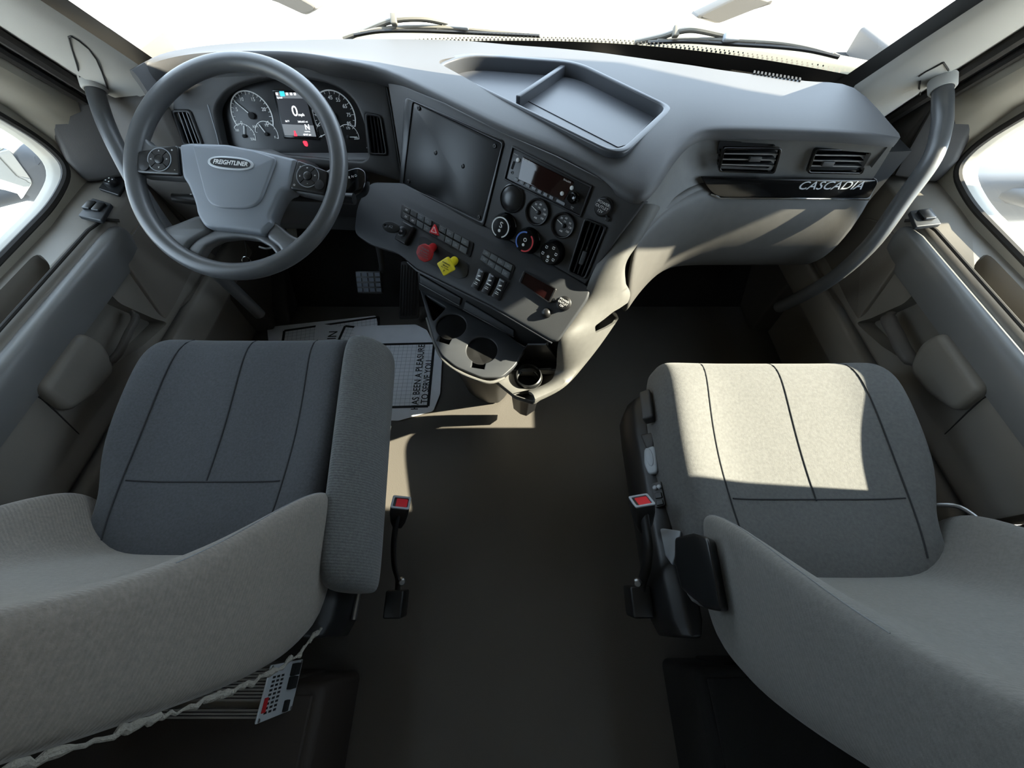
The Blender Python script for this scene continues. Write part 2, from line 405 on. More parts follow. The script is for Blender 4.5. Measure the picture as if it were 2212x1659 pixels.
def Yg(z): return 1.045 - (z + 0.38)*0.92          # windshield edge along the pillar
def Yd(z): return 1.016 - (z + 0.366)*0.72         # door edge of the pillar
for sx, sd in ((-1, 'left'), (1, 'right')):
    # side wall behind the door, sill and kick panel under it
    prof = [(0.97, -0.872), (0.955, -0.90), (0.955, -0.955), (1.02, -1.0), (1.05, -1.06), (1.06, -1.25), (1.15, -1.25), (1.15, -0.872)]
    sill = loft([[V(sx*x, y, z) for x, z in prof] for y in (0.17, 0.5, 0.80, 1.0, 1.16)])
    wfr = Fr((sx*1.07, 0, 0), (-sx, 0, 0), ex=(0, 1, 0)); wz = lambda p: [(y, z*(-sx)) for y, z in p]
    w = plate('wall_' + sd, wfr, [wz([(-1.30, 0), (0.17, 0), (0.17, 2.04), (-1.30, 2.04)]), wz(rnd([(-1.18, 1.12), (-0.68, 1.12), (-0.68, 1.55), (-1.18, 1.55)], 0.08))], -0.09, 0.0, M['wall'])
    plate('added_bunk_pane', wfr, [wz(rnd([(-1.2, 1.10), (-0.66, 1.10), (-0.66, 1.57), (-1.2, 1.57)], 0.08))], -0.05, -0.046, M['glass'], w)  # unseen sleeper window, added to let fill light in behind the seats
    struct(w, sd + ' side wall of the cab behind the door')
    s = put('sill', bev(sill, 0.008), M['door'], w, angle=30)
    kick = loft([[V(sx*x, y, z) for x, y in ((0.99, 1.03), (1.15, 1.0), (1.15, 1.44), (0.99, 1.44))] for z in (-1.25, -0.9, -0.60, -0.40)])
    put('kick_panel', bev(kick, 0.01), M['doordark'], w, angle=30)
    # windshield pillar
    zs = [-0.50, -0.40, -0.30, -0.20, -0.05, 0.15, 0.52]
    rings = []
    for z in zs:
        g, d = Yg(z), Yd(z)
        if z < -0.35: g = min(g, 1.06)
        rings.append([V(sx*x, y, z) for x, y in ((0.798, g), (0.815, g - 0.014), (0.87, 0.55*g + 0.45*d - 0.018), (0.93, 0.12*g + 0.88*d - 0.015), (0.95, d), (0.972, d + 0.008), (1.09, d + 0.012), (1.09, d + 0.05), (0.93, max(g, d) + 0.07), (0.85, g + 0.025))])
    t = put('trim_1' if sx < 0 else 'trim_2', loft(rings), M['pillar'], angle=50)
    struct(t, 'pale grey %s windshield pillar cover' % sd)
    # bezel where the grab handle enters the pillar
    if sx < 0:
        lines = [[(178, 200), (172, 165), (166, 140), (155, 105), (148, 80), (153, 78), (170, 88), (192, 106), (208, 128), (220, 155), (232, 190), (240, 220)]]
    else:
        lines = [[(1985, 165), (2000, 155), (2020, 145), (2038, 135)], [(2038, 135), (2048, 150), (2056, 168), (2064, 186)], [(1988, 175), (1986, 190), (1990, 215), (1994, 228)]]
    for ln in lines:
        q = sight(t, ln)
        if len(q) > 2: tube('cover_seam', q, 0.0014, M['seal'], t, 6)
    # door jamb seals beside the pillar: two rubber ridges following its door edge
    for k, (dx, dy, r, mt) in enumerate(((0.972, -0.004, 0.014, 'seal'), (1.000, -0.022, 0.010, 'seal'))):
        path = [V(sx*dx, Yd(z) + dy, z) for z in (-0.62, -0.5, -0.35, -0.2, 0.0, 0.25, 0.5)]
        tube('door_seal', path, r, M[mt], t, 8)

    # ---- door
    who = 'driver' if sx < 0 else 'passenger'
    door = thing('door_1' if sx < 0 else 'door_2', V(sx*1.06, 0.6, -1.2), 'grey moulded %s door with armrest rail and map pocket' % who, 'door', kind='structure')
    FD = Fr(V(sx*1.0, 0.6, -0.75), (-sx, 0, 0), ex=(0, 1, 0))
    FL = Fr(V(-1.0, 0.6, -0.75), (1, 0, 0), ex=(0, 1, 0))
    def dp(pts, x=-1.0):                                    # outline read on the driver door, mirrored for the other one
        out = []
        for u, v in pts:
            q = P(u, v, x=x) - FL.o
            out.append((q.y, q.z*(-sx)))
        return out
    prof = [(1.15, -0.575), (1.118, -0.580), (1.10, -0.590), (1.035, -0.598), (1.01, -0.612), (1.0, -0.64), (1.0, -0.74), (0.998, -0.82), (0.985, -0.845), (0.985, -0.858), (1.0, -0.866), (1.15, -0.866)]
    rows = []
    for y, k in ((0.175, 0), (0.30, 0), (0.6, 0), (0.80, 0), (0.86, 0.01), (0.95, 0.02), (1.02, 0.02)):
        rows.append([V(sx*(x - (0 if x > 1.05 else k*0.3)), y, z + (k*0.6 if x > 1.005 else 0)) for x, z in prof])
    pm = bev(loft(rows), 0.006, 2, 25)
    cups = [plate_mesh(Fr(V(sx*1.056, 0.55, -0.60), (0, 0, 1), ex=(0, 1, 0)), [rnd([(-0.22, -0.030), (0.12 + 0.05*(sx > 0), -0.030), (0.12 + 0.05*(sx < 0), 0.030), (-0.22, 0.030)], 0.03)], -0.05, 0.1),
            plate_mesh(FD, [rnd(dp([(150, 716), (214, 610), (258, 655), (330, 688), (352, 697), (300, 750), (228, 800)]), 0.012)], -0.035, 0.05)]
    for cm in cups:
        cut = bpy.data.objects.new('cut', cm); COL.objects.link(cut)
        pm = baked(pm, [('BOOLEAN', dict(object=cut, operation='DIFFERENCE', solver='EXACT'))])
        bpy.data.objects.remove(cut)
    put('door_panel', pm, M['door'], door, angle=30)
    rail = [(1.020, -0.619), (1.015, -0.614), (1.000, -0.614), (0.990, -0.617), (0.983, -0.624), (0.981, -0.642), (0.986, -0.678), (0.994, -0.702), (1.01, -0.702)]
    rr = [[V(sx*(1.0 + (x - 1.0)*k), y, -0.64 + (z + 0.64)*k) for x, z in rail] for y, k in ((0.18, 1), (0.5, 1), (0.80, 1), (0.835, 0.93), (0.85, 0.7), (0.855, 0.4))]
    put('armrest', loft(rr), M['rail'], door, angle=60)
    tube('armrest_trim', [V(sx*1.022, y, -0.597) for y in (0.18, 0.4, 0.6, 0.8)] + [V(sx*1.012, 0.845, -0.60), V(sx*0.995, 0.862, -0.615)], 0.004, M['seal'], door, 8)
    # vinyl insert ahead of the handle with its stitched edge
    ins = dp([(262, 547), (306, 482), (345, 470), (480, 560), (470, 600), (362, 693)], x=-0.985)
    insm = plate('door_insert', FD, [rnd(ins, 0.008)], -0.012, 0.012, M['vinyl'], door, 0.004)
    a, b = Vector(ins[0]), Vector(ins[1]); nst = 14
    st = [bar2(FD, a + (b - a)*(k + 0.2)/nst + Vector((0.006, 0)), a + (b - a)*(k + 0.75)/nst + Vector((0.006, 0)), 0.0012, 0.0122, 0.0132) for k in range(nst)]
    put('stitching', join(st), M['thread'], insm, smooth=False)
    # map pocket: a soft bulge
    plate('map_pocket', FD, [rnd(dp([(62, 842), (158, 716), (200, 738), (216, 760), (232, 800), (190, 850), (128, 892)]), 0.02, 6)], -0.01, 0.026, M['door'], door, 0.014, angle=60)
    seam = [P(u, v, x=-0.995) for u, v in ((68, 845), (95, 862), (126, 890), (178, 942))]
    tube('panel_seam', [Vector((sx*0.999, p.y, p.z)) for p in seam], 0.0016, M['seal'], door, 6)
    # pull handle
    hp = [P(u, v, x=-0.985) for u, v in ((233, 792), (246, 765), (268, 722), (284, 690), (292, 676))]
    hp = [Vector((sx*(0.975 + (0.018 if i in (0, 4) else 0)), p.y, p.z)) for i, p in enumerate(hp)]
    tube('door_handle', spline(hp, 5), [0.010]*3 + [0.016]*14 + [0.010]*4, M['doordark'], door, 10, flat=0.55)
    # switches on the top ledge
    FS = Fr(V(sx*1.045, 0.87, -0.592), (0, 0, 1), ex=(0, 1, 0))
    if sx < 0:
        FW = Fr(V(-1.03, 0.87, -0.586), (0.12, 0, 1), ex=(1, 0.0, 0))
        o = FW.poly([(172, 470), (203, 432), (244, 444), (222, 481)])
        w1 = plate('window_switch', FW, [rnd(o, 0.004)], -0.004, 0.006, M['lower'], door, 0.002)
        for (u, v) in ((199, 450), (219, 454)):
            x, y = FW.hit(u, v); plate('rocker', FW, [rect(x, y, 0.019, 0.030, 0.004)], 0.006, 0.012, M['bezel'], w1, 0.002)
        FM = Fr(V(-1.03, 0.97, -0.578), (0.12, -0.05, 1), ex=(1, 0.0, 0))
        o = FM.poly([(214, 410), (238, 378), (278, 392), (258, 424)])
        m1 = plate('mirror_switch', FM, [rnd(o, 0.005)], -0.004, 0.004, M['bezel'], door, 0.002)
        x, y = FM.hit(246, 401)
        k1 = lathe('mirror_dial', FM.at(x, y), [(0.014, 0.004), (0.015, 0.010), (0.012, 0.016), (0.004, 0.016)], M['black'], m1)
        put('arrow_print', join([plate_mesh(FM.at(x, y), [circ(0.007*math.cos(q), 0.007*math.sin(q), 0.0017, 8)], 0.0162, 0.0166) for q in (0.4, 2.0, 3.5, 5.1)]), M['white'], k1, smooth=False)
    else:
        FW = Fr(V(1.02, 0.86, -0.586), (-0.12, 0, 1), ex=(1, 0.0, 0))
        o = FW.poly([(1962, 460), (2008, 453), (2030, 488), (1975, 494)])
        w1 = plate('window_switch', FW, [rnd(o, 0.004)], -0.004, 0.006, M['lower'], door, 0.002)
        x, y = FW.hit(1994, 472); plate('rocker', FW, [rect(x, y, 0.026, 0.034, 0.004)], 0.006, 0.014, M['bezel'], w1, 0.003)
    # upper frame around the side glass
    FG = Fr(V(sx*1.115, 0.6, -0.3), (-sx, 0, 0), ex=(0, 1, 0))
    yz = lambda pts: [(y - 0.6, (z + 0.3)*(-sx)) for y, z in pts]
    hole = yz([(0.195, -0.572), (0.62, -0.572), (0.86, -0.568), (0.965, -0.545), (0.970, -0.48), (0.925, -0.389), (0.585, 0.13), (0.195, 0.13)])
    outer = yz([(0.15, -0.62), (1.03, -0.62), (1.06, -0.50), (0.99, -0.30), (0.78, 0.05), (0.60, 0.82), (0.10, 0.82)])
    wf = plate('window_frame', FG, [rnd(outer, 0.03), rnd(hole, [0.03, 0, 0.05, 0.05, 0.05, 0.03, 0.08, 0.04], 6)], -0.05, 0.012, M['frame'], door, 0.006)
    gk = rnd(hole, [0.03, 0, 0.05, 0.05, 0.05, 0.03, 0.08, 0.04], 6)
    tube('glass_gasket', [FG.w(x, y, 0.004) for x, y in gk], 0.009, M['seal'], wf, 8, closed=True)
    pane = [inset(gk, 1.03)]
    plate('window_pane', FG, pane, -0.030, -0.026, M['glass'], door)
    # inner face of the frame between pillar seal and glass
    rows = []
    for z in (-0.60, -0.52, -0.40, -0.25, -0.05, 0.2, 0.48):
        yw = 0.985 - max(0, min(z, -0.389) + 0.48)*0.49 - max(0, z + 0.389)*0.69
        rows.append([V(sx*x, y, z) for x, y in ((1.002, Yd(z) - 0.012), (1.012, Yd(z) - 0.05), (1.045, 0.5*(Yd(z) - 0.05) + 0.5*yw), (1.085, yw + 0.012), (1.112, yw + 0.006), (1.112, Yd(z) + 0.04))])
    put('frame_cover', loft(rows), M['frame'], door, angle=35)
    # sail corner in front of the glass
    c0 = [V(sx*0.985, 1.04, -0.40), V(sx*0.99, 0.985, -0.575), V(sx*1.09, 0.955, -0.575), V(sx*1.095, 0.96, -0.52), V(sx*1.07, 0.995, -0.41)]
    c1 = [Vector((p.x + sx*0.05, p.y + 0.05, p.z)) for p in c0]
    put('corner_cover', bev(loft([c0, c1]), 0.012), M['corner'], door, angle=30)

# windshield: bowed glass with its black printed border
ws = thing('window_1', V(0, 1.2, -0.45), 'wide windshield glass above the dashboard', 'window', kind='structure')
def wsp(x, t):
    """x across -0.86..0.86, t from base to header"""
    z = -0.445 + t*0.98
    edge = Yg(z) + 0.035
    return V(x, edge + (0.255 - 0.10*t)*(1 - (abs(x)/0.88)**2.2), z)
xs = [-0.88 + 1.76*i/32 for i in range(33)]
put('glass', sheet([[wsp(x, t/12) for x in xs] for t in range(13)]), M['glass'], ws)
band = sheet([[wsp(x, t) + Vector((0, -0.004, -0.002)) for x in xs] for t in (0.0, 0.02, 0.042)])
put('frit_band', band, M['frit'], ws)
dots = []
for i in range(150):
    x = -0.80 + 1.6*i/149
    for r_, tt in ((0.0032, 0.0455), (0.0022, 0.052)):
        c = wsp(x + (0.005 if tt > 0.05 else 0), tt) + Vector((0, -0.004, -0.002))
        dots.append(raw([c + Vector((r_*math.cos(q), r_*0.6*math.sin(q), r_*0.7*math.sin(q))) for q in [k*math.pi/3 for k in range(6)]], [tuple(range(6))]))
fd = put('frit_dots', join(dots), M['frit'], ws, smooth=False)
for sx in (-1, 1):
    side = sheet([[wsp(sx*x, t/20) + Vector((-sx*0.002, -0.006, -0.003)) for x in (0.818, 0.84, 0.880)] for t in range(0, 21)])
    put('frit_edge', side, M['frit'], ws)
hd = loft([[V(x, wsp(min(abs(x), .87), .30).y - .05, -.150), V(x, wsp(min(abs(x), .87), .30).y - .010, -.156), V(x, wsp(min(abs(x), .87), .98).y - .008, .50), V(x, 0.62, 0.80), V(x, 0.16, 0.80), V(x, 0.22, 0.55)] for x in (-1.1, -0.8, -0.6, -0.3, 0, 0.3, 0.6, 0.8, 1.1)])  # unseen header, brought down low to keep sun off the driver side
struct(put('trim_3', hd, M['head'], angle=30), 'pale unseen header panel lowered over the windshield to block sun')

# ---- outside: bonnet, cowl, wipers, mirrors
rows = []
for y, z, hw in ((1.34, -0.50, 0.80), (1.50, -0.50, 0.80), (1.75, -0.53, 0.80), (2.0, -0.60, 0.86), (2.25, -0.72, 0.80), (2.45, -0.95, 0.74), (2.5, -1.5, 0.72)):
    rows.append([V(x*hw, y - 0.10*abs(x)**2, z - 0.10*abs(x)**3) for x in [i/8 - 1 for i in range(17)]] )
for r in rows:                                              # fold the flanks down
    r.insert(0, r[0] + Vector((-0.10, 0, -0.7))); r.append(r[-1] + Vector((0.10, 0, -0.7)))
hood = put('truck_hood', sub(sheet(rows), 1), M['hood'], angle=60)
tag(hood, 'white sloping bonnet of the truck beyond the windshield', 'bonnet')
rows = [[V(x, wsp(x, 0).y - H*0 + dy, z) for x in [i*0.1 - 0.9 for i in range(19)]] for dy, z in ((0.008, -0.45), (0.03, -0.41), (0.08, -0.402), (0.12, -0.42), (0.13, -0.452))]
tag(put('cowl_panel', sheet(rows), M['cowl'], angle=60), 'olive grey cowl strip under the wipers outside the glass', 'cowl')

def on_ws(u, v, off=0.02):
    """where a sight line meets the windshield, a little outside it"""
    lo, hi = 0.3, 2.2
    d = ray(u, v).normalized()
    for _ in range(40):
        m = (lo + hi)/2; q = EYE + d*m
        t = (q.z - H + 0.445)/0.98
        if q.y < wsp(min(max(q.x, -0.87), 0.87), t).y + off: lo = m
        else: hi = m
    return EYE + d*lo
def wiper(label, arm, blade, clip, knuckle):
    w = thing('windshield_wiper', on_ws(*arm[0]), label, 'wiper', 'wipers resting on the windshield')
    tube('wiper_arm', spline([on_ws(u, v, 0.035) for u, v in arm], 5), 0.0058, M['wiper'], w, 8)
    tube('hose', spline([on_ws(u, v + 5, 0.03) for u, v in arm[:-1]], 5), 0.003, M['black'], w, 6)
    bp = spline([on_ws(u, v, 0.012) for u, v in blade], 6)
    tube('rubber_blade', bp, 0.004, M['black'], w, 6, flat=1.4)
    up = spline([on_ws(u, v - 11 + 10*abs(i/(len(blade) - 1) - 0.5)*2, 0.022) for i, (u, v) in enumerate(blade)], 6)
    tube('blade_bow', up, 0.0045, M['wiper'], w, 8)
    for k in (2, 9, 15, len(bp) - 3):
        tube('blade_claw', [bp[k], (bp[k] + up[k])/2 + Vector((0, 0, 0.003)), up[min(k + 2, len(up) - 1)]], 0.004, M['wiper'], w, 6)
    c = on_ws(*clip, 0.03)
    fc = Fr(c, (0, -0.75, 0.65), ex=(1, 0, -0.05))
    put('blade_clip', box_mesh(fc, -0.034, 0.034, -0.008, 0.010, -0.008, 0.008, 0.004), M['lever'], w)
    k = on_ws(*knuckle, 0.035); fk = Fr(k, (0, -0.75, 0.65))
    put('arm_joint', box_mesh(fk, -0.008, 0.008, -0.012, 0.012, -0.008, 0.008, 0.003), M['wiper'], w)
wiper('windshield wiper ahead of the steering wheel, beyond the dash top', [(742, 83), (790, 66), (848, 44), (910, 40), (955, 47), (985, 56)],
      [(765, 77), (820, 68), (900, 67), (990, 70), (1080, 74), (1165, 78)], (985, 55), (851, 42))
wiper('windshield wiper on the passenger half, above the tray', [(1372, 91), (1430, 78), (1462, 68), (1500, 64), (1560, 76), (1590, 82)],
      [(1400, 93), (1480, 90), (1580, 96), (1680, 102), (1750, 110), (1812, 124)], (1592, 82), (1460, 68))

def hood_mirror(label, o, y, arm):
    m = thing('hood_mirror', P(*o[0], y=y), label, 'mirror', 'hood mounted mirrors')
    f = Fr(P(*o[1], y=y), (0, -1, 0.1), ex=(1, 0, 0))
    plate('housing', f, [rnd(f.poly(o), 0.02)], -0.09, 0.0, M['mback'], m, 0.01)
    plate('mirror_face', f, [rnd(inset(f.poly(o), 0.86), 0.02)], 0.0, 0.003, M['mback'], m)
    tube('bracket', spline([P(u, v, y=y + 0.05) for u, v in arm] + [V(P(*o[1], y=y).x*0.86, y, -0.85)], 4), 0.007, M['hood'], m, 8)
hood_mirror('small mirror on the bonnet seen over the steering wheel', [(572, -6), (660, 35), (690, 19), (632, -14)], 2.15, [(620, -8), (575, -30), (560, 20)])
hood_mirror('small mirror on the bonnet seen through the passenger glass', [(1500, 38), (1552, 53), (1676, 4), (1612, -16)], 2.15, [(1630, -8), (1670, -30), (1690, 30)])

def door_mirror(label, sx, o, gl):
    base = V(sx*1.45, 1.1, -0.62)
    m = thing('side_mirror', base, label, 'mirror', 'mirrors outside the doors')
    f = Fr(base, (-sx*0.55, -1, 0.1))
    me = plate_mesh(f, [rnd(f.poly(o), 0.05, 6)], -0.20, 0.0, 0.04)
    put('housing', me, M['mhouse'], m, angle=60)
    if gl: plate('mirror_glass', f, [rnd(f.poly(gl), 0.015)], 0.0, 0.004, M['mirror'], m, 0.001)
    up = [[V(sx*x, y, z) for x, y in rnd([(1.46, r_), (1.74, r_ - .03), (1.74, f_ - .04), (1.48, f_)], 0.04)] for z, r_, f_ in ((-.60, .83, .88), (-.57, .805, .90), (-.1, .805, .90), (.0, .82, .90), (.15, .82, .90), (.22, .74, .90), (.42, .74, 1.0), (.60, .80, 1.13), (.66, .86, 1.13), (.69, .98, 1.08))]  # unseen tall mirror head, added and shaped to shade dash top and glove box
    put('added_shade_head', loft(up), M['mhouse'], m, angle=50)
    tube('bracket', spline([V(sx*1.17, 1.06, -0.70), V(sx*1.40, 1.16, -0.70), V(sx*1.55, 1.0, -0.66), V(sx*1.6, 0.84, -0.56)], 4), 0.025, M['mhouse'], m, 10)
door_mirror('mirror with pale glass outside the driver window', -1, [(-170, 300), (20, 312), (120, 335), (148, 420), (140, 452), (60, 446), (-170, 400)], [(-150, 312), (18, 318), (72, 392), (46, 433), (-150, 380)])
door_mirror('plain grey mirror shell outside the passenger window', 1, [(2040, 410), (2100, 386), (2400, 380), (2420, 480), (2200, 490), (2075, 492)], None)

# ================================================================ dashboard
dash = thing('dashboard', V(0.1, 1.1, -0.6), 'grey wraparound dashboard with soft top, angled centre panel and glove box', 'dashboard')
pairs = [((287, 166, -.36), (285, 152, -.345)), ((330, 137, -.35), (345, 118, -.345)), ((400, 119, -.345), (425, 101, -.345)),
         ((480, 111, -.34), (520, 92, -.35)), ((560, 109, -.34), (600, 88, -.355)), ((640, 112, -.345), (700, 85, -.36)),
         ((720, 124, -.35), (800, 84, -.37)), ((832, 150, -.37), (900, 85, -.38)), ((965, 214, -.395), (1000, 88, -.39)),
         ((1085, 274, -.412), (1106, 97, -.40)), ((1203, 324, -.425), (1200, 104, -.40)), ((1295, 370, -.435), (1290, 113, -.40)),
         ((1350, 408, -.442), (1350, 121, -.40)), ((1388, 418, -.442), (1400, 128, -.40)), ((1420, 390, -.438), (1450, 135, -.40)),
         ((1455, 338, -.43), (1500, 142, -.40)), ((1490, 299, -.42), (1550, 150, -.40)), ((1530, 282, -.415), (1600, 157, -.40)),
         ((1600, 279, -.41), (1660, 165, -.40)), ((1750, 283, -.405), (1740, 175, -.40)), ((1850, 288, -.40), (1845, 190, -.40)),
         ((1945, 297, -.40), (1942, 288, -.40))]
near = spline([P(*a[:2], z=a[2]) for a, b in pairs], 4)
far = spline([P(*b[:2], z=b[2]) for a, b in pairs], 4)
def lipd(x): return 0.044 if x < -0.35 else (0.044 - (x + 0.35)/0.3*0.016 if x < -0.05 else (0.028 - min(1, max(0, x - 0.2)/0.25)*0.008))
rings = []
for i, (n, f) in enumerate(zip(near, far)):
    d = Vector((f.x - n.x, f.y - n.y, 0)); L = d.length; d.normalize()
    if L < 0.05: d = Vector((0.0, 1, 0)) if n.x < 0 else Vector((-0.4, 1, 0)).normalized()
    e = (near[min(i + 1, len(near) - 1)] - near[max(i - 1, 0)]); e.z = 0; e.normalize()
    g = Vector((-e.y, e.x, 0))                              # inward, square to the near edge
    lip = lipd(n.x)
    r = [f + Vector((0, 0, -0.07)), f + Vector((0, 0.004, -0.012))]
    for t in (0, 0.1, 0.25, 0.4, 0.55, 0.7, 0.8, 0.88, 0.94, 0.98):
        p = f.lerp(n, t); p.z = f.z + (n.z - f.z)*t**4; r.append(p)
    k = min(1, L/0.06)
    r += [n + Vector((0, 0, -0.002)), n - g*0.004*k + Vector((0, 0, -0.008)), n - g*0.004*k + Vector((0, 0, -0.018)), n + g*0.001 + Vector((0, 0, -lip*0.85)), n + g*0.012*k + Vector((0, 0, -lip)), n + g*0.05*k + Vector((0, 0, -lip - 0.002))]
    rings.append(r)
padm = loft(rings)
FTR = Fr(V(0.15, 1.2, -0.396), (0.0, -0.055, 1), ex=(1, 0, 0))
tro = rnd(FTR.poly([(928, 142), (998, 119), (1245, 137), (1446, 234), (1448, 246), (1352, 336), (1318, 336)]), [.03, .05, .05, .02, .02, .025, .03], 6)
cutm = plate_mesh(FTR, [inset(tro, 0.955)], -0.055, 0.06)
cut = bpy.data.objects.new('cut', cutm); COL.objects.link(cut)
padm = baked(padm, [('BOOLEAN', dict(object=cut, operation='DIFFERENCE', solver='EXACT'))])
bpy.data.objects.remove(cut)
put('top_pad', padm, M['pad'], dash, angle=50)
# defroster grille by the glass on the passenger side
FD0 = Fr(V(0.63, 1.105, -0.3975), (0, 0, 1), ex=(1, -0.42, 0))
put('defroster_grille', join([plate_mesh(FD0, [rect(-0.05 + k*0.0085, 0, 0.004, 0.016)], -0.004, 0.001) for k in range(13)]), M['matte'], dash)

tray = thing('dash_tray', FTR.w(0, 0, 0), 'shallow grey tray with a cross divider set into the dash top', 'tray')
plate('rim', FTR, [tro, inset(tro, 0.925)], -0.03, 0.007, M['tray'], tray, 0.004, angle=50)
plate('tray_floor', FTR, [inset(tro, 0.96)], -0.030, -0.024, M['tray'], tray)
a, b = FTR.hit(1222, 146, -0.01), FTR.hit(1118, 217, -0.01)
put('divider', bev(bar2(FTR, a, b, 0.012, -0.026, 0.000), 0.003), M['tray'], tray)
l1 = FTR.poly([(1140, 218), (1335, 318), (1355, 312), (1418, 250)], -0.024)
put('floor_step', join([bar2(FTR, l1[k], l1[k + 1], 0.003, -0.024, -0.0225) for k in range(3)]), M['tray'], tray)

# driver fascia around the cluster
NF = (0, -0.9, 0.43)
FF = Fr(V(-0.537, 1.035, -0.468), NF, ex=(1, 0, 0))
FK = Fr(V(-0.537, 1.065, -0.468), NF, ex=(1, 0, 0))
fo = FF.poly([(322, 172), (400, 142), (480, 132), (560, 128), (640, 132), (720, 145), (834, 170), (870, 394), (800, 372), (680, 362), (440, 352), (352, 330)])
clu = FF.poly([(462, 235), (492, 190), (560, 170), (640, 166), (710, 178), (762, 208), (786, 262), (798, 322), (790, 350), (480, 322)])
clu = rnd(clu, [.02, .04, .03, .03, .03, .04, .04, .02, .02, .02], 5)
DV = ([(372, 238), (411, 238), (440, 314), (398, 314)], [(789, 244), (824, 250), (838, 336), (799, 334)])
plate('driver_fascia', FF, [rnd(fo, 0.012), clu] + [rnd(inset(FF.poly(q), 0.93), 0.006) for q in DV], -0.035, 0.0, M['fascia'], dash, 0.006)
tube('fascia_seam', [FF.w(*FF.hit(u, v), 0.0006) for u, v in ((449, 226), (458, 256), (468, 290), (474, 316))], 0.0012, M['grey'], dash, 6)
kn = loft([[V(x, 1.005, -0.545), V(x, 1.00, -0.575), V(x, 1.06, -0.74), V(x, 1.12, -0.80), V(x, 1.25, -0.80), V(x, 1.16, -0.50)] for x in (-0.96, -0.6, -0.30)])
put('knee_panel', bev(kn, 0.012), M['black'], dash, angle=30)
end = loft([[V(x, y, z) for y, z in ((1.03, -0.41), (0.985, -0.56), (1.04, -0.80), (1.2, -0.80), (1.2, -0.40))] for x in (-0.985, -0.82)])
put('end_panel', bev(end, 0.015), M['doordark'], dash, angle=30)

# centre panel, angled to the driver
NB = Vector((-0.449, -0.756, 0.476)); EB = Vector((0.531, -0.36, -0.071))
FB = Fr(V(0.0, 0.862, -0.439), NB, ex=EB)
bo = FB.poly([(836, 170), (960, 222), (1085, 286), (1200, 336), (1290, 382), (1350, 424), (1392, 436), (1330, 520), (1264, 616), (1160, 554), (1050, 491), (960, 444), (871, 397)])
hole = FB.poly([(1264, 471), (1311, 489), (1266, 602), (1229, 586)])
plate('centre_fascia', FB, [bo, inset(rnd(hole, 0.01), 0.97)], -0.05, 0.0, M['fascia'], dash, 0.003)
NL = Vector((-0.285, -0.57, 0.771)); EL = Vector((0.446, -0.302, -0.058))
FLo = Fr(V(-0.0515, 0.691, -0.667), NL, ex=EL)
lo = FLo.poly([(800, 392), (871, 394), (960, 441), (1050, 488), (1160, 551), (1264, 613), (1276, 622), (1270, 645), (1206, 738), (1192, 738), (1060, 661), (960, 611), (900, 582), (860, 548), (800, 530), (764, 505), (770, 440)])
plate('lower_fascia', FLo, [rnd(lo, [.02, 0, 0, 0, 0, 0, .01, .01, .012, .01, 0, 0, .01, .02, .02, .02, .03])], -0.022, 0.0, M['lower'], dash, 0.005)
tube('panel_gap', [FB.w(*FB.hit(u, v), 0.001) for u, v in ((836, 190), (846, 240), (858, 320), (870, 392))], 0.0018, M['matte'], dash, 6)
tube('lower_trim_line', [FLo.w(*FLo.hit(u, v, -0.004), -0.004) for u, v in ((880, 566), (900, 584), (960, 613), (1060, 663), (1192, 741))], 0.0022, M['tray'], dash, 8)
back = loft([[V(-0.97, 1.10, z), V(-0.30, 1.06, z), V(0.24, 0.74, z), V(0.36, 0.90, z), V(0.95, 0.95, z), V(0.95, 1.36, z), V(-0.97, 1.36, z)] for z in (-0.80, -0.49)])
put('carrier', back, M['matte'], dash, smooth=False)

# passenger side: vent face, trim strip and glove box
def swoop(x): return -0.2*((0.5 - x)/0.256)**1.8 if x < 0.5 else 0.0
pn = [p for p in near if p.x > 0.2][:]
pn = [p for i, p in enumerate(pn) if i == 0 or p.x > pn[i - 1].x]
def edge_at(x):
    for a, b in zip(pn, pn[1:]):
        if a.x <= x <= b.x: return a.lerp(b, (x - a.x)/(b.x - a.x))
    return pn[0].copy() if x < pn[0].x else pn[-1].copy()
FVp = Fr(V(0.55, 0.859, -0.47), (0, -1, 0.09), ex=(1, 0, 0))
PV = ([(1562, 317), (1689, 318), (1672, 374), (1550, 370)], [(1760, 320), (1881, 322), (1861, 375), (1741, 373)])
rings = []
for x in [0.258, 0.268, 0.28, 0.30, 0.32, 0.345, 0.37, 0.40, 0.44, 0.5, 0.56, 0.62, 0.68, 0.74, 0.79]:
    e = edge_at(x); zt = e.z - H - lipd(x)*0.8; yt = e.y + 0.014
    fr_ = []
    for t in (0, 0.2, 0.4, 0.6, 0.8, 1.0):
        z = zt + (-0.537 - zt)*t; y = yt + (0.868 + swoop(x) - yt)*(t**1.3)
        xx = x + (max(0, -0.42 - z)*0.4 if x > 0.76 else 0)
        fr_.append(V(xx, y, z))
    rings.append(fr_ + [p + Vector((0.006, 0.014, 0)) for p in reversed(fr_)])
pfm = loft(rings)
for q in PV:
    cut = bpy.data.objects.new('cut', plate_mesh(FVp, [rnd(inset(FVp.poly(q), 0.93), 0.006)], -0.05, 0.05)); COL.objects.link(cut)
    pfm = baked(pfm, [('BOOLEAN', dict(object=cut, operation='DIFFERENCE', solver='EXACT'))])
    bpy.data.objects.remove(cut)
put('passenger_fascia', pfm, M['side'], dash, angle=40)
gl = [(-0.525, 0.874), (-0.532, 0.862), (-0.545, 0.856), (-0.575, 0.846), (-0.62, 0.836), (-0.67, 0.834), (-0.72, 0.844), (-0.765, 0.868), (-0.795, 0.905), (-0.815, 0.96), (-0.82, 1.10)]
rings = []
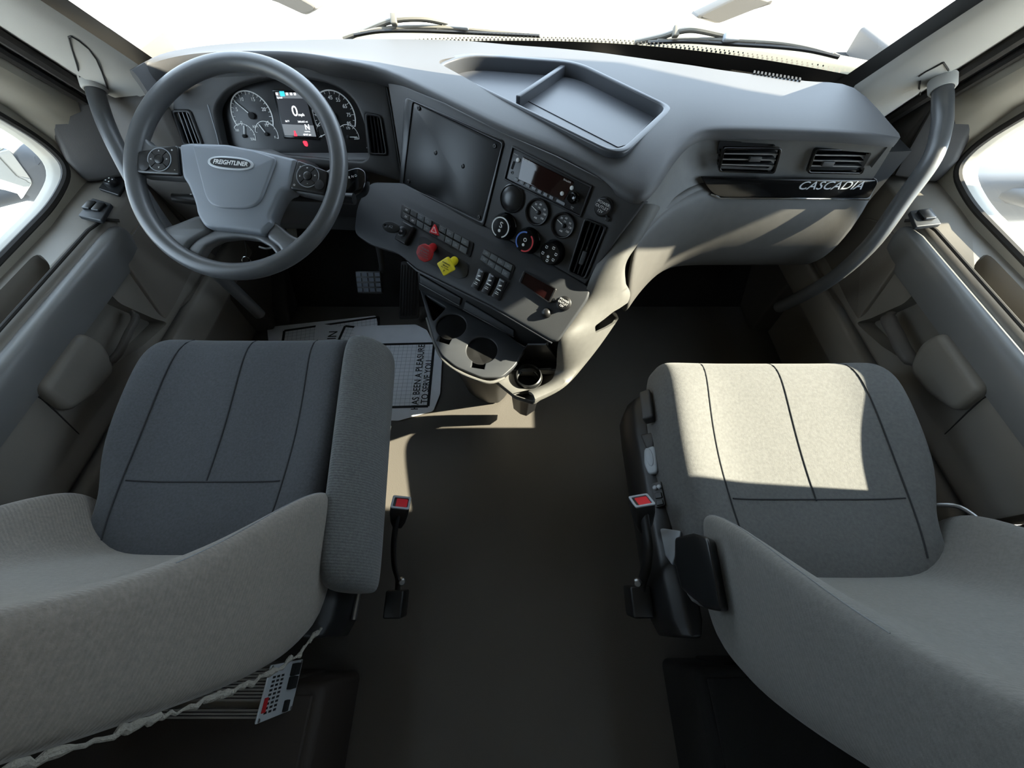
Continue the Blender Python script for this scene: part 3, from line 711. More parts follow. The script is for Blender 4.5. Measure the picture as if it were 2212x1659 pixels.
gx = [0.268, 0.275, 0.29, 0.305, 0.32, 0.345, 0.37, 0.40, 0.44, 0.5, 0.6, 0.7, 0.8, 0.85, 0.86]
for i, x in enumerate(gx):
    front = []
    for z, y in gl:
        k = max(0, (-0.60 - z))*0.22*max(0, 1 - (x - 0.262)/0.2)          # the left end drifts outboard lower down
        drop = 0.0 if x > 0.44 else -0.03*((0.44 - x)/0.18)**1.5
        front.append(V(x + k, y + swoop(x) + (0.012 if i == 0 else 0), z + drop))
    rings.append(front + [p + Vector((0.006, 0.014, 0.012)) for p in reversed(front)])
put('glove_box', sub(loft(rings), 1), M['glove'], dash, angle=60)
FV = Fr(V(0.6, 0.851, -0.53), (0, -1, 0.12), ex=(1, 0, 0))
st = rnd(FV.poly([(1516, 385), (1898, 388), (1876, 428), (1552, 425), (1532, 412)]), [.003, .01, .01, .02, .02])
strip = plate('trim_strip', FV, [st], -0.012, 0.003, M['gloss'], dash, 0.0015)
pl = FV.poly([(1535, 418), (1556, 427), (1876, 430)])
put('chrome_edge', join([bar2(FV, pl[0], pl[1], 0.003, -0.004, 0.004), bar2(FV, pl[1], pl[2], 0.003, -0.004, 0.004)]), M['chrome'], strip, smooth=False)
x, y = FV.hit(1793, 400)
text('emblem', FV, 'CASCADIA', 0.026, M['silver'], strip, x=x, y=y, z=0.0036, sx=1.18, shear=0.22, depth=0.0006)

# console side: the warm grey wall that swings down to the aisle
inn = [(1388, 440, -.475), (1334, 522, -.54), (1292, 600, -.60), (1272, 648, -.652), (1244, 700, -.69), (1219, 739, -.718), (1214, 796, -.846), (1203, 828, -.856), (1150, 852, -.858)]
out = [(1422, 446, -.49), (1386, 508, -.53), (1350, 562, -.572), (1352, 612, -.64), (1362, 642, -.70), (1312, 722, -.785), (1262, 784, -.835), (1214, 834, -.862), (1150, 867, -.870)]
I = spline([P(u, v, z=z) for u, v, z in inn], 4); O = spline([P(u, v, z=z) for u, v, z in out], 4)
rows = []
for i, (a, b) in enumerate(zip(I, O)):
    t = i/(len(I) - 1)
    m = a.lerp(b, 0.5) + Vector((0.006, -0.006, 0.008))
    c = a + Vector((-0.012, 0.006, -0.010))
    u1 = b + Vector((-0.006, 0.014, -0.018)); u2 = b + Vector((-0.05, 0.06, -0.05 - 0.04*(1 - t)))
    rows.append([c, a, m, b, u1, u2])
sidem = baked(sheet(rows), [('SUBSURF', dict(levels=1, render_levels=1)), ('SOLIDIFY', dict(thickness=0.008, offset=-1))])
fs = Fr(P(1315, 675, z=-0.735), (0.55, -0.6, 0.45), ex=(0.5, 0.5, 0.2))
so = rnd(fs.poly([(1266, 700), (1300, 668), (1362, 632), (1368, 640), (1330, 690), (1272, 716)]), 0.006)
cutm = plate_mesh(fs, [so], -0.06, 0.06)
cut = bpy.data.objects.new('cut', cutm); COL.objects.link(cut)
sidem = baked(sidem, [('BOOLEAN', dict(object=cut, operation='DIFFERENCE', solver='EXACT'))])
bpy.data.objects.remove(cut)
put('console_side', sidem, M['side'], dash, angle=50)
rows = [[p + Vector((-0.012, 0.012, -0.006)) for p in r[1:5]] for r in rows[8:24]]
put('slot_liner', sheet([[p + Vector((-0.02, 0.02, -0.02)) for p in r] for r in rows]), M['matte'], dash)

# lower console: drawer fronts, cup tray, ash cup ledge
cons = thing('cup_holder_console', V(-0.09, 0.64, -0.86), 'dark lower console with two round cup wells and an open cubby', 'console')
FT = Fr(V(-0.12, 0.63, -0.800), (0, -0.06, 1), ex=(1, 0, 0))
def mlen(fr, u, v, px): a, b = fr.hit(u, v), fr.hit(u + px, v); return math.hypot(a[0] - b[0], a[1] - b[1])
c1, c2 = FT.hit(975, 704), FT.hit(1041, 756); cr = mlen(FT, 1000, 730, 33)
def keyhole(c, r, ang, w, L, n=36):
    h = math.asin(w/2/r); pts = []
    for k in range(n + 1):
        q = ang + h + (2*math.pi - 2*h)*k/n; pts.append((c[0] + r*math.cos(q), c[1] + r*math.sin(q)))
    d = Vector((math.cos(ang), math.sin(ang))); e = Vector((-d.y, d.x))
    p = Vector(c) + d*L
    return pts + [tuple(p - e*w/2), tuple(p + e*w/2)]
d1, d2 = FT.hit(952, 748), FT.hit(1030, 800)
k1 = keyhole(c1, cr, math.atan2(d1[1] - c1[1], d1[0] - c1[0]), 0.034, cr*1.40)
k2 = keyhole(c2, cr, math.atan2(d2[1] - c2[1], d2[0] - c2[0]), 0.034, cr*1.36)
tri = rnd(FT.poly([(919, 637), (964, 664), (936, 694)]), 0.008)
to = rnd(FT.poly([(906, 620), (1000, 671), (1088, 716), (1136, 752), (1112, 790), (1084, 815), (1040, 815), (985, 792), (955, 768), (938, 735), (922, 680)]), 0.012)
plate('cup_tray', FT, [to, k1, k2, tri], -0.014, 0.0, M['lower'], cons, 0.003, angle=50)
for c in (c1, c2):
    lathe('cup_well', FT.at(c[0], c[1]), [(cr*1.03, -0.004), (cr*1.03, -0.07), (cr*0.9, -0.085), (0.002, -0.085), (0.002, -0.083), (cr*0.88, -0.083), (cr*1.0, -0.068), (cr*1.0, -0.004)], M['matte'], cons)
# skirt below the tray, narrowing downward
sk = []
for z, k in ((-0.006, 1.0), (-0.03, 0.985), (-0.10, 0.92), (-0.22, 0.80), (-0.44, 0.72)):
    sk.append([FT.w(x, y + 0.07*(1 - k) - 0.20*z, z) for x, y in inset(to, k)])
put('skirt', loft(sk, cap=False), M['black'], cons, angle=60)
tl = spline([FT.w(*FT.hit(u, v), -0.010) for u, v in ((921, 682), (938, 738), (956, 772), (986, 796), (1020, 812), (1058, 822), (1090, 812))], 5)
tube('bright_rim', tl, 0.0042, M['side'], cons, 8)
# drawer fronts
FDr = Fr(V(-0.12, 0.735, -0.75), (-0.42, -0.78, 0.42), ex=(0.446, -0.302, -0.02))
for nm, q in (('drawer_front', [(905, 592), (996, 645), (992, 660), (906, 612)]), ('drawer_front', [(1004, 650), (1110, 714), (1110, 728), (1000, 668)])):
    dfr = plate(nm, FDr, [rnd(FDr.poly(q), 0.003)], -0.02, 0.0, M['lower'], cons, 0.003)
    e0, e1 = FDr.hit(*q[3]), FDr.hit(*q[2])
    put('bright_edge', bar2(FDr, e0, e1, 0.0022, 0.0, 0.0012), M['steel'], dfr, smooth=False)
plate('drawer_surround', FDr, [FDr.poly([(898, 575), (1000, 620), (1190, 735), (1150, 760), (1000, 680), (902, 628)])], -0.03, -0.006, M['black'], cons, 0.002)
FA = Fr(V(0.04, 0.55, -0.862), (0, -0.06, 1), ex=(1, 0, 0))
ac = FA.hit(1141, 815); ar = mlen(FA, 1141, 815, 29)
ao = rnd(FA.poly([(1066, 818), (1090, 800), (1214, 796), (1208, 831), (1154, 868), (1112, 855)]), 0.008)
plate('ledge', FA, [ao, circ(ac[0], ac[1], ar)], -0.02, 0.0, M['side'], cons, 0.002)
sk = [[FA.w(x, y + 0.05*(1 - k)*2, z) for x, y in inset(ao, k)] for z, k in ((-0.010, 0.99), (-0.04, 0.92), (-0.10, 0.70), (-0.18, 0.50), (-0.30, 0.42))]
put('ledge_skirt', loft(sk, cap=False), M['black'], cons, angle=60)
cub = loft([[FA.w(*FA.hit(u, v), z) for u, v in ((1108, 752), (1200, 745), (1214, 792), (1092, 798))] for z in (-0.004, 0.002)])
put('cubby_floor', cub, M['black'], cons)
wl = sheet([[P(u, v, z=z) for u, v, z in r] for r in ([(1132, 752, -.80), (1140, 742, -.76), (1180, 742, -.73)], [(1106, 790, -.858), (1150, 775, -.862), (1208, 780, -.862)])])
put('cubby_wall', baked(wl, [('SOLIDIFY', dict(thickness=0.004))]), M['black'], cons)
cup = thing('ash_cup', FA.w(ac[0], ac[1], -0.05), 'small round open ash cup in the console tip', 'cup')
lathe('cup_body', FA.at(*ac), [(ar*0.98, -0.05), (ar*0.98, 0.012), (ar*0.9, 0.014), (ar*0.86, 0.010), (ar*0.84, -0.01), (ar*0.78, -0.012), (ar*0.78, -0.018), (ar*0.84, -0.02), (ar*0.8, -0.040), (0.001, -0.041)], M['bezel'], cup)

# ================================================================ things mounted in the dashboard
def air_vent(label, fr, quad, nsl, horiz, tabpos, rimmat, smat='bezel', depth=0.03):
    q = fr.poly(quad)                                       # corners: TL, TR, BR, BL
    cx = sum(p[0] for p in q)/4; cy = sum(p[1] for p in q)/4
    v = thing('air_vent', fr.w(cx, cy, 0), label, 'air vent', 'dashboard air vents')
    o = rnd(q, 0.008)
    h = rnd(grow(q, -0.004), 0.006)
    plate('vent_frame', fr, [o, h], -0.006, 0.005, M[rimmat], v, 0.0012)
    plate('vent_back', fr, [inset(q, 0.98)], -depth, -depth + 0.002, M['matte'], v)
    Q = [Vector(p) for p in grow(q, -0.003)]
    for k in range(nsl):
        t = (k + 1)/(nsl + 1)
        if horiz: a, b = Q[0].lerp(Q[3], t), Q[1].lerp(Q[2], t)
        else: a, b = Q[0].lerp(Q[1], t), Q[3].lerp(Q[2], t)
        sl = put('slat', bar2(fr, a, b, 0.003, -0.022, -0.002), M['black'], v, smooth=False)
        put('slat_edge', bar2(fr, a, b, 0.0022, -0.002, -0.0008), M[smat], sl, smooth=False)
    if tabpos is not None:
        tt, ss = tabpos
        if horiz: a = Q[0].lerp(Q[3], tt); b = Q[1].lerp(Q[2], tt); w, hh = 0.026, 0.010
        else: a = Q[0].lerp(Q[1], tt); b = Q[3].lerp(Q[2], tt); w, hh = 0.010, 0.030
        c = a.lerp(b, ss); d = (b - a).normalized(); rot = math.atan2(d.y, d.x)
        f2 = fr.at(c.x, c.y, 0, rot)
        plate('vent_tab', f2, [rect(0, 0, max(w, hh), min(w, hh), 0.002)], -0.004, 0.004, M['fascia'], v, 0.0015)
    return v
air_vent('black vent with white tab left of the passenger pair', FVp, PV[0], 3, True, (0.45, 0.60), 'gloss', 'vent')
air_vent('dark vent with pushed down tab at the outer passenger end', FVp, PV[1], 3, True, (0.62, 0.32), 'gloss', 'vent')
air_vent('slanted vent behind the left side of the steering wheel', FF, DV[0], 3, False, None, 'fascia')
air_vent('tall narrow vent with bright rim between cluster and cover plate', FF, DV[1], 3, False, None, 'bezel')
air_vent('tall vent at the right edge of the centre panel', FB, [(1264, 470), (1312, 488), (1265, 604), (1227, 587)], 3, False, (0.5, 0.66), 'bezel')

# cover plate with recessed border and four screws
q0 = FB.poly([(876, 209), (1091, 304), (1046, 492), (864, 402)])
q1 = FB.poly([(894, 221), (1085, 311), (1041, 478), (873, 398)])
cp = thing('cover_plate', FB.w(*q1[0], 0), 'large black blank cover plate held by four screws', 'cover plate')
plate('border', FB, [rnd(q0, 0.012), rnd(q1, 0.006)], -0.004, 0.004, M['bezel'], cp, 0.002)
plate('panel', FB, [rnd(q1, 0.006)], -0.004, 0.0015, M['bezel'], cp, 0.0008)
for u, v in ((906, 234), (1070, 316), (1036, 469), (884, 392)):
    x, y = FB.hit(u, v); s = lathe('screw', FB.at(x, y, 0.001), [(0.0045, 0), (0.0045, 0.0025), (0.0035, 0.0035), (0.0018, 0.0035), (0.0016, 0.002), (0.0002, 0.002)], M['black'], cp, 20)
for u, v in ((942, 330), (1001, 359)):
    x, y = FB.hit(u, v); lathe('dimple', FB.at(x, y, 0.001), [(0.006, 0), (0.004, 0.0012), (0.0002, 0.0014)], M['bezel'], cp, 20)

# radio
ro = FB.poly([(1110, 321), (1275, 405), (1253, 464), (1094, 385)])
rc = Vector((sum(p[0] for p in ro)/4, sum(p[1] for p in ro)/4))
e = Vector(ro[1]) - Vector(ro[0]); FR = FB.at(rc.x, rc.y, 0, math.atan2(e.y, e.x))
radio = thing('radio', FR.o, 'single height truck radio with red black display and grey buttons', 'radio')
rl = FR.poly([(1110, 321), (1275, 405), (1253, 464), (1094, 385)])
plate('surround', FR, [rnd(grow(rl, 0.0045), 0.003), grow(rl, 0.0008)], -0.004, 0.005, M['black'], radio, 0.001)
plate('faceplate', FR, [rl], -0.004, 0.001, M['radio'], radio, 0.0005)
dd = FR.poly([(1130, 338), (1241, 393), (1218, 434), (1120, 388)])
dsp = plate('display', FR, [rnd(dd, 0.003)], 0.0, 0.0025, M['rdisp'], radio, 0.0006)
x, y = FR.hit(1138, 346); text('display_print', FR, 'Bluetooth', 0.0045, M['white'], dsp, x=x, y=y, z=0.0027)
x, y = FR.hit(1226, 391); text('display_print', FR, 'SiriusXM', 0.0048, M['white'], dsp, x=x, y=y, z=0.0027)
for k in range(7):
    t = k/6; x, y = FR.hit(1116.5 + t*75.5, 388 + t*39)
    bt = plate('preset_button', FR, [rect(x, y, 0.0095, 0.0062, 0.0012)], 0.0, 0.0035, M['grey'], radio, 0.0006)
x, y = FR.hit(1212, 437); plate('long_button', FR, [rect(x, y, 0.021, 0.0058, 0.0012)], 0.0, 0.0035, M['grey'], radio, 0.0006)
for u, v in ((1120, 346), (1236, 406), (1215, 418)):
    x, y = FR.hit(u, v); lathe('round_button', FR.at(x, y), [(0.0042, 0), (0.0042, 0.0035), (0.0032, 0.0042), (0.0002, 0.0042)], M['white'], radio, 20)
x, y = FR.hit(1109, 357); plate('usb_port', FR, [rect(x, y, 0.0055, 0.016, 0.001)], 0.0, 0.0014, M['matte'], radio)
x, y = FR.hit(1107, 373); lathe('jack_socket', FR.at(x, y), [(0.0034, 0), (0.0034, 0.002), (0.0018, 0.002), (0.0016, 0.001), (0.0002, 0.001)], M['bezel'], radio, 16)
x, y = FR.hit(1240, 427); kn_ = lathe('volume_knob', FR.at(x, y), [(0.0125, 0), (0.0125, 0.004), (0.0105, 0.006), (0.0100, 0.017), (0.0085, 0.019), (0.0055, 0.0175), (0.0002, 0.0165)], M['gloss'], radio)
x, y = FR.hit(1236, 449); text('radio_print', FR, 'PUSH\nVOL', 0.003, M['white'], radio, x=x, y=y, z=0.0012)
x, y = FR.hit(1115, 334); text('radio_print', FR, 'SOURCE', 0.003, M['white'], radio, x=x, y=y, z=0.0012)

# round blank and two air gauges
x, y = FB.hit(1107, 429); r0 = mlen(FB, 1107, 429, 26)
bl = lathe('round_blank', FB.at(x, y), [(r0, -0.002), (r0, 0.004), (r0*0.93, 0.0055), (r0*0.88, 0.004), (r0*0.7, 0.007), (r0*0.4, 0.009), (0.0003, 0.0095)], M['bezel'])
tag(bl, 'plain round black blanking cap left of the two dials', 'blanking cap')
def gauge(label, u, v, nums):
    x, y = FB.hit(u, v); f = FB.at(x, y); r = mlen(FB, u, v, 26)
    g = thing('air_gauge', f.o, label, 'gauge', 'round air pressure gauges')
    lathe('gauge_bezel', f, [(r, -0.002), (r, 0.006), (r*0.94, 0.0085), (r*0.86, 0.0075), (r*0.80, 0.003), (r*0.80, -0.002)], M['black'], g)
    dial = lathe('dial', f, [(r*0.82, 0.0), (r*0.82, 0.001), (0.0003, 0.001)], M['fascia'], g)
    pr = [text_mesh(f, s, 0.0055, x=r*0.58*math.cos(math.radians(q)), y=r*0.58*math.sin(math.radians(q)), z=0.0012, bold=0.0001) for s, q in nums]
    pr.append(text_mesh(f, 'PSI', 0.0045, x=0, y=r*0.32, z=0.0012)); pr.append(text_mesh(f, 'AIR', 0.0052, x=0, y=-r*0.45, z=0.0012, bold=0.0001))
    put('dial_print', join(pr), M['white'], dial, smooth=False)
    nd = put('needle', join([bar2(f, (-r*0.62, r*0.20), (r*0.16, -r*0.03), 0.0017, 0.002, 0.003)]), M['white'], g, smooth=False)
    lathe('needle_cap', f.at(r*0.05, 0), [(r*0.17, 0.001), (r*0.17, 0.004), (r*0.1, 0.005), (0.0002, 0.005)], M['black'], g, 20)
gauge('round air gauge under the radio display, left of the pair', 1162, 458, (('30', 130), ('60', 90), ('90', 40), ('120', 8), ('150', -28)))
gauge('round air gauge under the radio knob, right of the pair', 1217, 487, (('30', 130), ('60', 90), ('90', 40), ('120', 8), ('150', -28)))

# climate knobs
def knob(label, u, v, kind):
    x, y = FB.hit(u, v, 0.024); f = FB.at(x, y); r = mlen(FB, u, v, 22.5)
    k = thing('climate_knob', f.o, label, 'knob', 'climate control knobs')
    lathe('knob_body', f, [(r*1.12, 0), (r*1.12, 0.003), (r*1.02, 0.006), (r*0.98, 0.020), (r*0.90, 0.024), (0.0003, 0.0245)], M['gloss'], k)
    f2 = f.up(0.0246)
    lathe('marker_dot', f2.at(0, -r*0.28), [(r*0.13, 0), (r*0.1, 0.001), (0.0002, 0.001)], M['white'], k, 16)
    if kind == 'fan':
        put('ring_print', ring_arc(f2, 0, 0, r*0.72, r*0.82, -60, 260, 0, 0.0004), M['white'], k, smooth=False)
        put('symbol_print', text_mesh(f2, 'S', r*0.7, y=r*0.18, z=0.0002), M['white'], k, smooth=False)
    elif kind == 'heat':
        put('ring_print', ring_arc(f2, 0, 0, r*0.72, r*0.84, 95, 240, 0, 0.0004), M['blue'], k, smooth=False)
        put('ring_print', ring_arc(f2, 0, 0, r*0.72, r*0.84, -90, 60, 0, 0.0004), M['red'], k, smooth=False)
        put('symbol_print', ring_arc(f2, 0, r*0.16, r*0.10, r*0.16, 0, 358, 0, 0.0004), M['white'], k, smooth=False)
    else:
        ms = []
        for q in (140, 75, 20, -30, -85, -160):
            c = (r*0.62*math.cos(math.radians(q)), r*0.62*math.sin(math.radians(q)))
            ms += [ring_arc(f2, c[0], c[1], r*0.08, r*0.13, 180, 360, 0, 0.0004), bar2(f2, (c[0] - r*0.12, c[1] + r*0.08), (c[0] + r*0.12, c[1] + r*0.08), r*0.05, 0, 0.0004)]
        put('mode_print', join(ms), M['white'], k, smooth=False)
knob('black fan knob with white ring, nearest the cover plate', 1081, 491, 'fan')
knob('black temperature knob with blue and red ring', 1133, 522, 'heat')
knob('black air direction knob with small white symbols', 1187, 548, 'mode')

def outlet(label, fr, u, v, rpx, strap, txt):
    x, y = fr.hit(u, v, 0.008); f = fr.at(x, y); r = mlen(fr, u, v, rpx)
    o = thing('power_outlet', f.o, label, 'power outlet', 'capped power outlets')
    lathe('socket_ring', f, [(r*1.18, -0.001), (r*1.18, 0.002), (r*1.0, 0.004)], M['black'], o)
    cap = lathe('cap', f, [(r, 0.002), (r, 0.011), (r*0.9, 0.013), (0.0003, 0.0135)], M['black'], o)
    sx_, sy_ = fr.hit(*strap, 0.004); lx, ly = sx_ - x, sy_ - y
    plate('pull_tab', f, [rect(lx, ly, r*0.55, r*0.55, r*0.15)], 0.001, 0.006, M['bezel'], o, 0.0015)
    tube('strap', [f.w(lx*t*0.98, ly*t, 0.007 - 0.003*t) for t in (0.55, 0.8, 1.0)], r*0.14, M['bezel'], o, 8)
    put('cap_print', join([text_mesh(f, s, r*0.46, y=r*(0.42 - 0.46*i), z=0.0137) for i, s in enumerate(txt)]), M['white'], cap, smooth=False)
outlet('capped power outlet high beside the radio', FB, 1302, 447, 17.5, (1312, 473), ['POWER', 'OUTLET', '12V'])
outlet('capped power outlet at the low right corner of the switch panel', FLo, 1217, 655, 13.5, (1197, 648), ['POWER', 'OUTLET', '12V'])

# switch banks on the lower fascia
def bank(label, quad, cols, skip, hazard):
    q = FLo.poly(quad); c = Vector((sum(p[0] for p in q)/4, sum(p[1] for p in q)/4))
    b = thing('switch_bank', FLo.w(c.x, c.y, 0), label, 'switch panel', 'two row switch banks')
    plate('bank_frame', FLo, [rnd(q, 0.005)], -0.003, 0.0035, M['black'], b, 0.0015)
    Q = [Vector(p) for p in inset(q, 0.955)]
    pos = lambda s, t: Q[0].lerp(Q[1], s).lerp(Q[3].lerp(Q[2], s), t)
    for i in range(cols):
        for j in range(2):
            if (i, j) in skip: continue
            s0, s1 = 0.02 + 0.96*i/cols + 0.004, 0.02 + 0.96*(i + 1)/cols - 0.004
            t0, t1 = (0.06, 0.44) if j == 0 else (0.56, 0.96)
            k = [tuple(pos(*w)) for w in ((s0, t0), (s1, t0), (s1, t1), (s0, t1))]
            kk = plate('switch_key', FLo, [rnd(k, 0.0015)], 0.002, 0.008, M['key'] if i > 1 or cols < 8 else M['fascia'], b, 0.001)
            if (i + j*2) % 3 != 1:
                m = pos((s0 + s1)/2, (t0 + t1)/2)
                put('key_print', join([bar2(FLo, m + Vector((-0.0035, 0.0012*w)), m + Vector((0.0035, 0.0012*w)), 0.0008, 0.008, 0.0083) for w in (-1, 1)]), M['grey'] if i > 1 or cols < 8 else M['white'], kk, smooth=False)
    if hazard:
        t = FLo.poly([(940, 483), (949, 510), (927, 503)], 0.010)
        hz = plate('hazard_button', FLo, [rnd(t, 0.004)], 0.003, 0.013, M['red'], b, 0.002)
        put('triangle_print', join([bar2(FLo, inset(t, 0.5)[k], inset(t, 0.5)[k - 1], 0.0012, 0.013, 0.0134) for k in range(3)]), M['white'], hz, smooth=False)
bank('long two row switch bank with red triangle hazard button', [(869, 440), (1024, 524), (1016, 557), (866, 470)], 9, {(4, 0), (4, 1)}, True)
bank('short two row bank of eight grey switch keys', [(1046, 536), (1113, 574), (1102, 607), (1036, 562)], 4, set(), False)

def rocker(label, u, v):
    x, y = FLo.hit(u, v, 0.006); f = FLo.at(x, y, 0, math.radians(1))
    w, h = 0.0185, 0.046
    r = thing('rocker_switch', f.o, label, 'rocker switch', 'window and suspension rocker switches')
    plate('switch_bezel', f, [rect(0, 0, w + 0.004, h + 0.004, 0.003)], -0.002, 0.005, M['black'], r, 0.0015)
    prof = [(-h/2, 0.004), (-h/2, 0.010), (-0.004, 0.008), (0.004, 0.009), (h/2, 0.016), (h/2, 0.004)]
    rk = put('rocker', bev(loft([[f.w(xx, yy, zz) for yy, zz in prof] for xx in (-w/2, w/2)]), 0.0012), M['bezel'], r, angle=25)
    put('rocker_print', join([bar2(f, (-0.006, -0.001), (0.006, -0.001), 0.0022, 0.0095, 0.0101)] + [bar2(f, (-0.004, -0.0085), (0.004, -0.0085), 0.0014, 0.0095, 0.0108), bar2(f, (-0.005, -0.0125), (0.005, -0.0125), 0.0014, 0.0095, 0.0108), bar2(f, (-0.004, 0.007), (0.003, 0.0095), 0.003, 0.0105, 0.0128)]), M['white'], rk, smooth=False)
    put('lamp_window', bar2(f, (-0.005, h/2 - 0.003), (0.005, h/2 - 0.003), 0.003, 0.0155, 0.0168), M['grey'], rk, smooth=False)
rocker('black rocker switch under the short bank, leftmost of the row of three', 1034, 604)
rocker('middle black rocker switch of the row of three under the short bank', 1057, 614)
rocker('black rocker switch nearest the dark read-out, rightmost of the row of three', 1079, 625)

# small read-out, sensor dome
q = FLo.poly([(1132, 585), (1204, 625), (1189, 656), (1121, 610)])
ro_ = thing('small_display', FLo.w(*q[0], 0), 'dark rectangular read-out on the lower panel', 'display')
plate('display_frame', FLo, [rnd(q, 0.004), inset(q, 0.88)], -0.002, 0.006, M['black'], ro_, 0.002)
plate('display_glass', FLo, [inset(q, 0.95)], -0.004, 0.001, M['rdisp'], ro_)
x, y = FLo.hit(1180, 676); tag(lathe('sensor_dome', FLo.at(x, y), [(0.0125, -0.001), (0.012, 0.003), (0.009, 0.008), (0.005, 0.0105), (0.0002, 0.011)], M['black']), 'small black dome beneath the read-out', 'sensor')

# ignition: black square lock with the key in it
x, y = FLo.hit(879, 506)
ig = thing('ignition_lock', FLo.w(x, y, 0), 'black square ignition lock left of the red knob', 'ignition lock')
fi = FLo.at(x, y)
plate('lock_block', fi, [rect(0, 0, 0.036, 0.050, 0.004)], -0.002, 0.016, M['black'], ig, 0.004)
lathe('lock_barrel', fi.at(-0.003, 0, 0.016), [(0.012, 0), (0.012, 0.004), (0.009, 0.005), (0.0002, 0.005)], M['bezel'], ig, 24)
kx, ky = FLo.hit(845, 491, 0.045); ky0 = thing('ignition_key', FLo.w(x, y, 0.02), 'black headed key sticking out of the ignition lock', 'key')
tube('key_shank', [fi.w(-0.003, 0, 0.018), fi.w((kx - x)*0.5, (ky - y)*0.5, 0.036)], 0.0035, M['steel'], ky0, 8)
fk = Fr(FLo.w(kx, ky, 0.045), FLo.ez*0.5 + Vector((0.1, -0.4, 0.6)), ex=FLo.w(x, y, 0.02) - FLo.w(kx, ky, 0.045))
hd_ = plate('key_bow', fk, [circ(0, 0, 0.022, 28, 0.013), circ(-0.013, 0, 0.003, 12)], -0.0035, 0.0035, M['black'], ky0, 0.0015)
text('key_print', fk, 'A2', 0.009, M['grey'], hd_, z=0.0037)

# parking brake valves: red octagon and yellow square
x0, y0 = FLo.hit(905, 508); vq = FLo.poly([(906, 512), (918, 512), (1012, 570), (1010, 598), (990, 604), (905, 556)])
vb = plate('valve_plate', FLo, [rnd(vq, 0.01)], -0.001, 0.002, M['black']); tag(vb, 'black oblong backing plate behind the red and yellow knobs', 'plate')
def valve(label, name, u, v, n, rad, rot, mt, lines):
    lift = 0.046
    x, y = FLo.hit(u, v, lift)
    dx, dy = FLo.hit(u + 17, v - 12, 0.0); 
    f = FLo.at(x, y, lift)
    base = FLo.w(dx, dy, 0.002); ax = (f.o - base).normalized()
    k = thing(name, base, label, 'knob', 'pull knobs of the brake valves')
    tube('knob_stem', [base, base + (f.o - base)*0.55, f.o], [0.010, 0.010, 0.0125], M[mt], k, 20)
    fk_ = Fr(f.o, ax*0.6 + FLo.ez*0.4, ex=FLo.ex)
    pts = [(rad*math.cos(rot + 2*math.pi*i/n), rad*math.sin(rot + 2*math.pi*i/n)) for i in range(n)]
    fc = plate('knob_face', fk_, [rnd(pts, 0.004)], 0.0, 0.010, M[mt], k, 0.002)
    put('knob_print', join([text_mesh(fk_, s, sz, y=yy, z=0.0102, depth=0.0002) for s, sz, yy in lines[1]]), M[lines[0]], fc, smooth=False)
valve('red octagonal pull knob marked for trailer air supply', 'air_supply_knob', 920, 546, 8, 0.0215, math.pi/8, 'dred', ('grey', [('TRAILER', 0.0055, 0.009), ('AIR SUPPLY', 0.0045, 0.002), ('PUSH TO SUPPLY', 0.003, -0.004), ('PULL TO EVACUATE', 0.003, -0.009)]))
valve('yellow diamond pull knob of the parking brake', 'parking_brake_knob', 966, 575, 4, 0.0235, 0.15, 'yellow', ('ink', [('PARKING', 0.005, 0.007), ('BRAKE', 0.005, 0.001), ('PULL TO APPLY', 0.003, -0.004), ('P', 0.007, -0.011)]))

# instrument cluster
cl = thing('instrument_cluster', FK.o, 'black instrument cluster with round dials and centre screen', 'instrument cluster')
co = FK.poly([(452, 235), (486, 184), (560, 163), (640, 160), (716, 172), (770, 204), (796, 262), (806, 330), (796, 362), (478, 335)])
plate('cluster_face', FK, [rnd(co, 0.015)], -0.02, 0.0, M['lens'], cl, 0.002)
def dial(u, v, rpx, a0, a1, nums, needle, unit, tick):
    x, y = FK.hit(u, v); f = FK.at(x, y, 0.0); r = mlen(FK, u, v, rpx)
    ms = [ring_arc(f, 0, 0, r*0.95, r*1.0, a0, a1, 0.0004, 0.0010, 40)]
    for k in range(tick + 1):
        q = math.radians(a0 + (a1 - a0)*k/tick)
        ms.append(bar2(f, (r*0.95*math.cos(q), r*0.95*math.sin(q)), (r*(0.86 if k % 2 else 0.82)*math.cos(q), r*(0.86 if k % 2 else 0.82)*math.sin(q)), 0.0009, 0.0004, 0.0010))
    for i, s in enumerate(nums):
        q = math.radians(a0 + (a1 - a0)*i/(len(nums) - 1))
        ms.append(text_mesh(f, s, r*0.21 if rpx > 30 else r*0.26, x=r*0.70*math.cos(q), y=r*0.70*math.sin(q), z=0.0006, bold=0.0001))
    if unit: ms.append(text_mesh(f, unit, r*0.15, y=-r*0.45, z=0.0006))
    g = put('dial_scale', join(ms), M['white'], cl, smooth=False)
    q = math.radians(needle)
    put('needle', bar2(f, (-r*0.05*math.cos(q), -r*0.05*math.sin(q)), (r*0.84*math.cos(q), r*0.84*math.sin(q)), 0.0016, 0.003, 0.004), M['white'], g, smooth=False)
    lathe('needle_hub', f, [(r*0.15, 0.0005), (r*0.15, 0.005), (r*0.1, 0.006), (0.0002, 0.006)], M['matte'], g, 20)
dial(545, 250, 44, 205, -25, ['0', '5', '10', '15', '20', '25'], 137, 'RPM', 20)
dial(529, 294, 23, 140, -20, ['100', '', '', '250'], 72, '', 6)
dial(577, 290, 24, 170, -20, ['', '1/2', 'F'], 120, '', 4)
dial(722, 251, 46, 205, -25, ['5', '15', '25', '35', '45', '55', '65', '75', '85'], 178, 'MPH', 16)
dial(708, 288, 23, 200, 10, ['0', '60', '120'], 200, '', 6)
dial(753, 296, 23, 170, -10, ['100', '175', '250'], 0, '', 6)
sq = FK.poly([(587, 193), (661, 196), (690, 303), (612, 299)], 0.004)
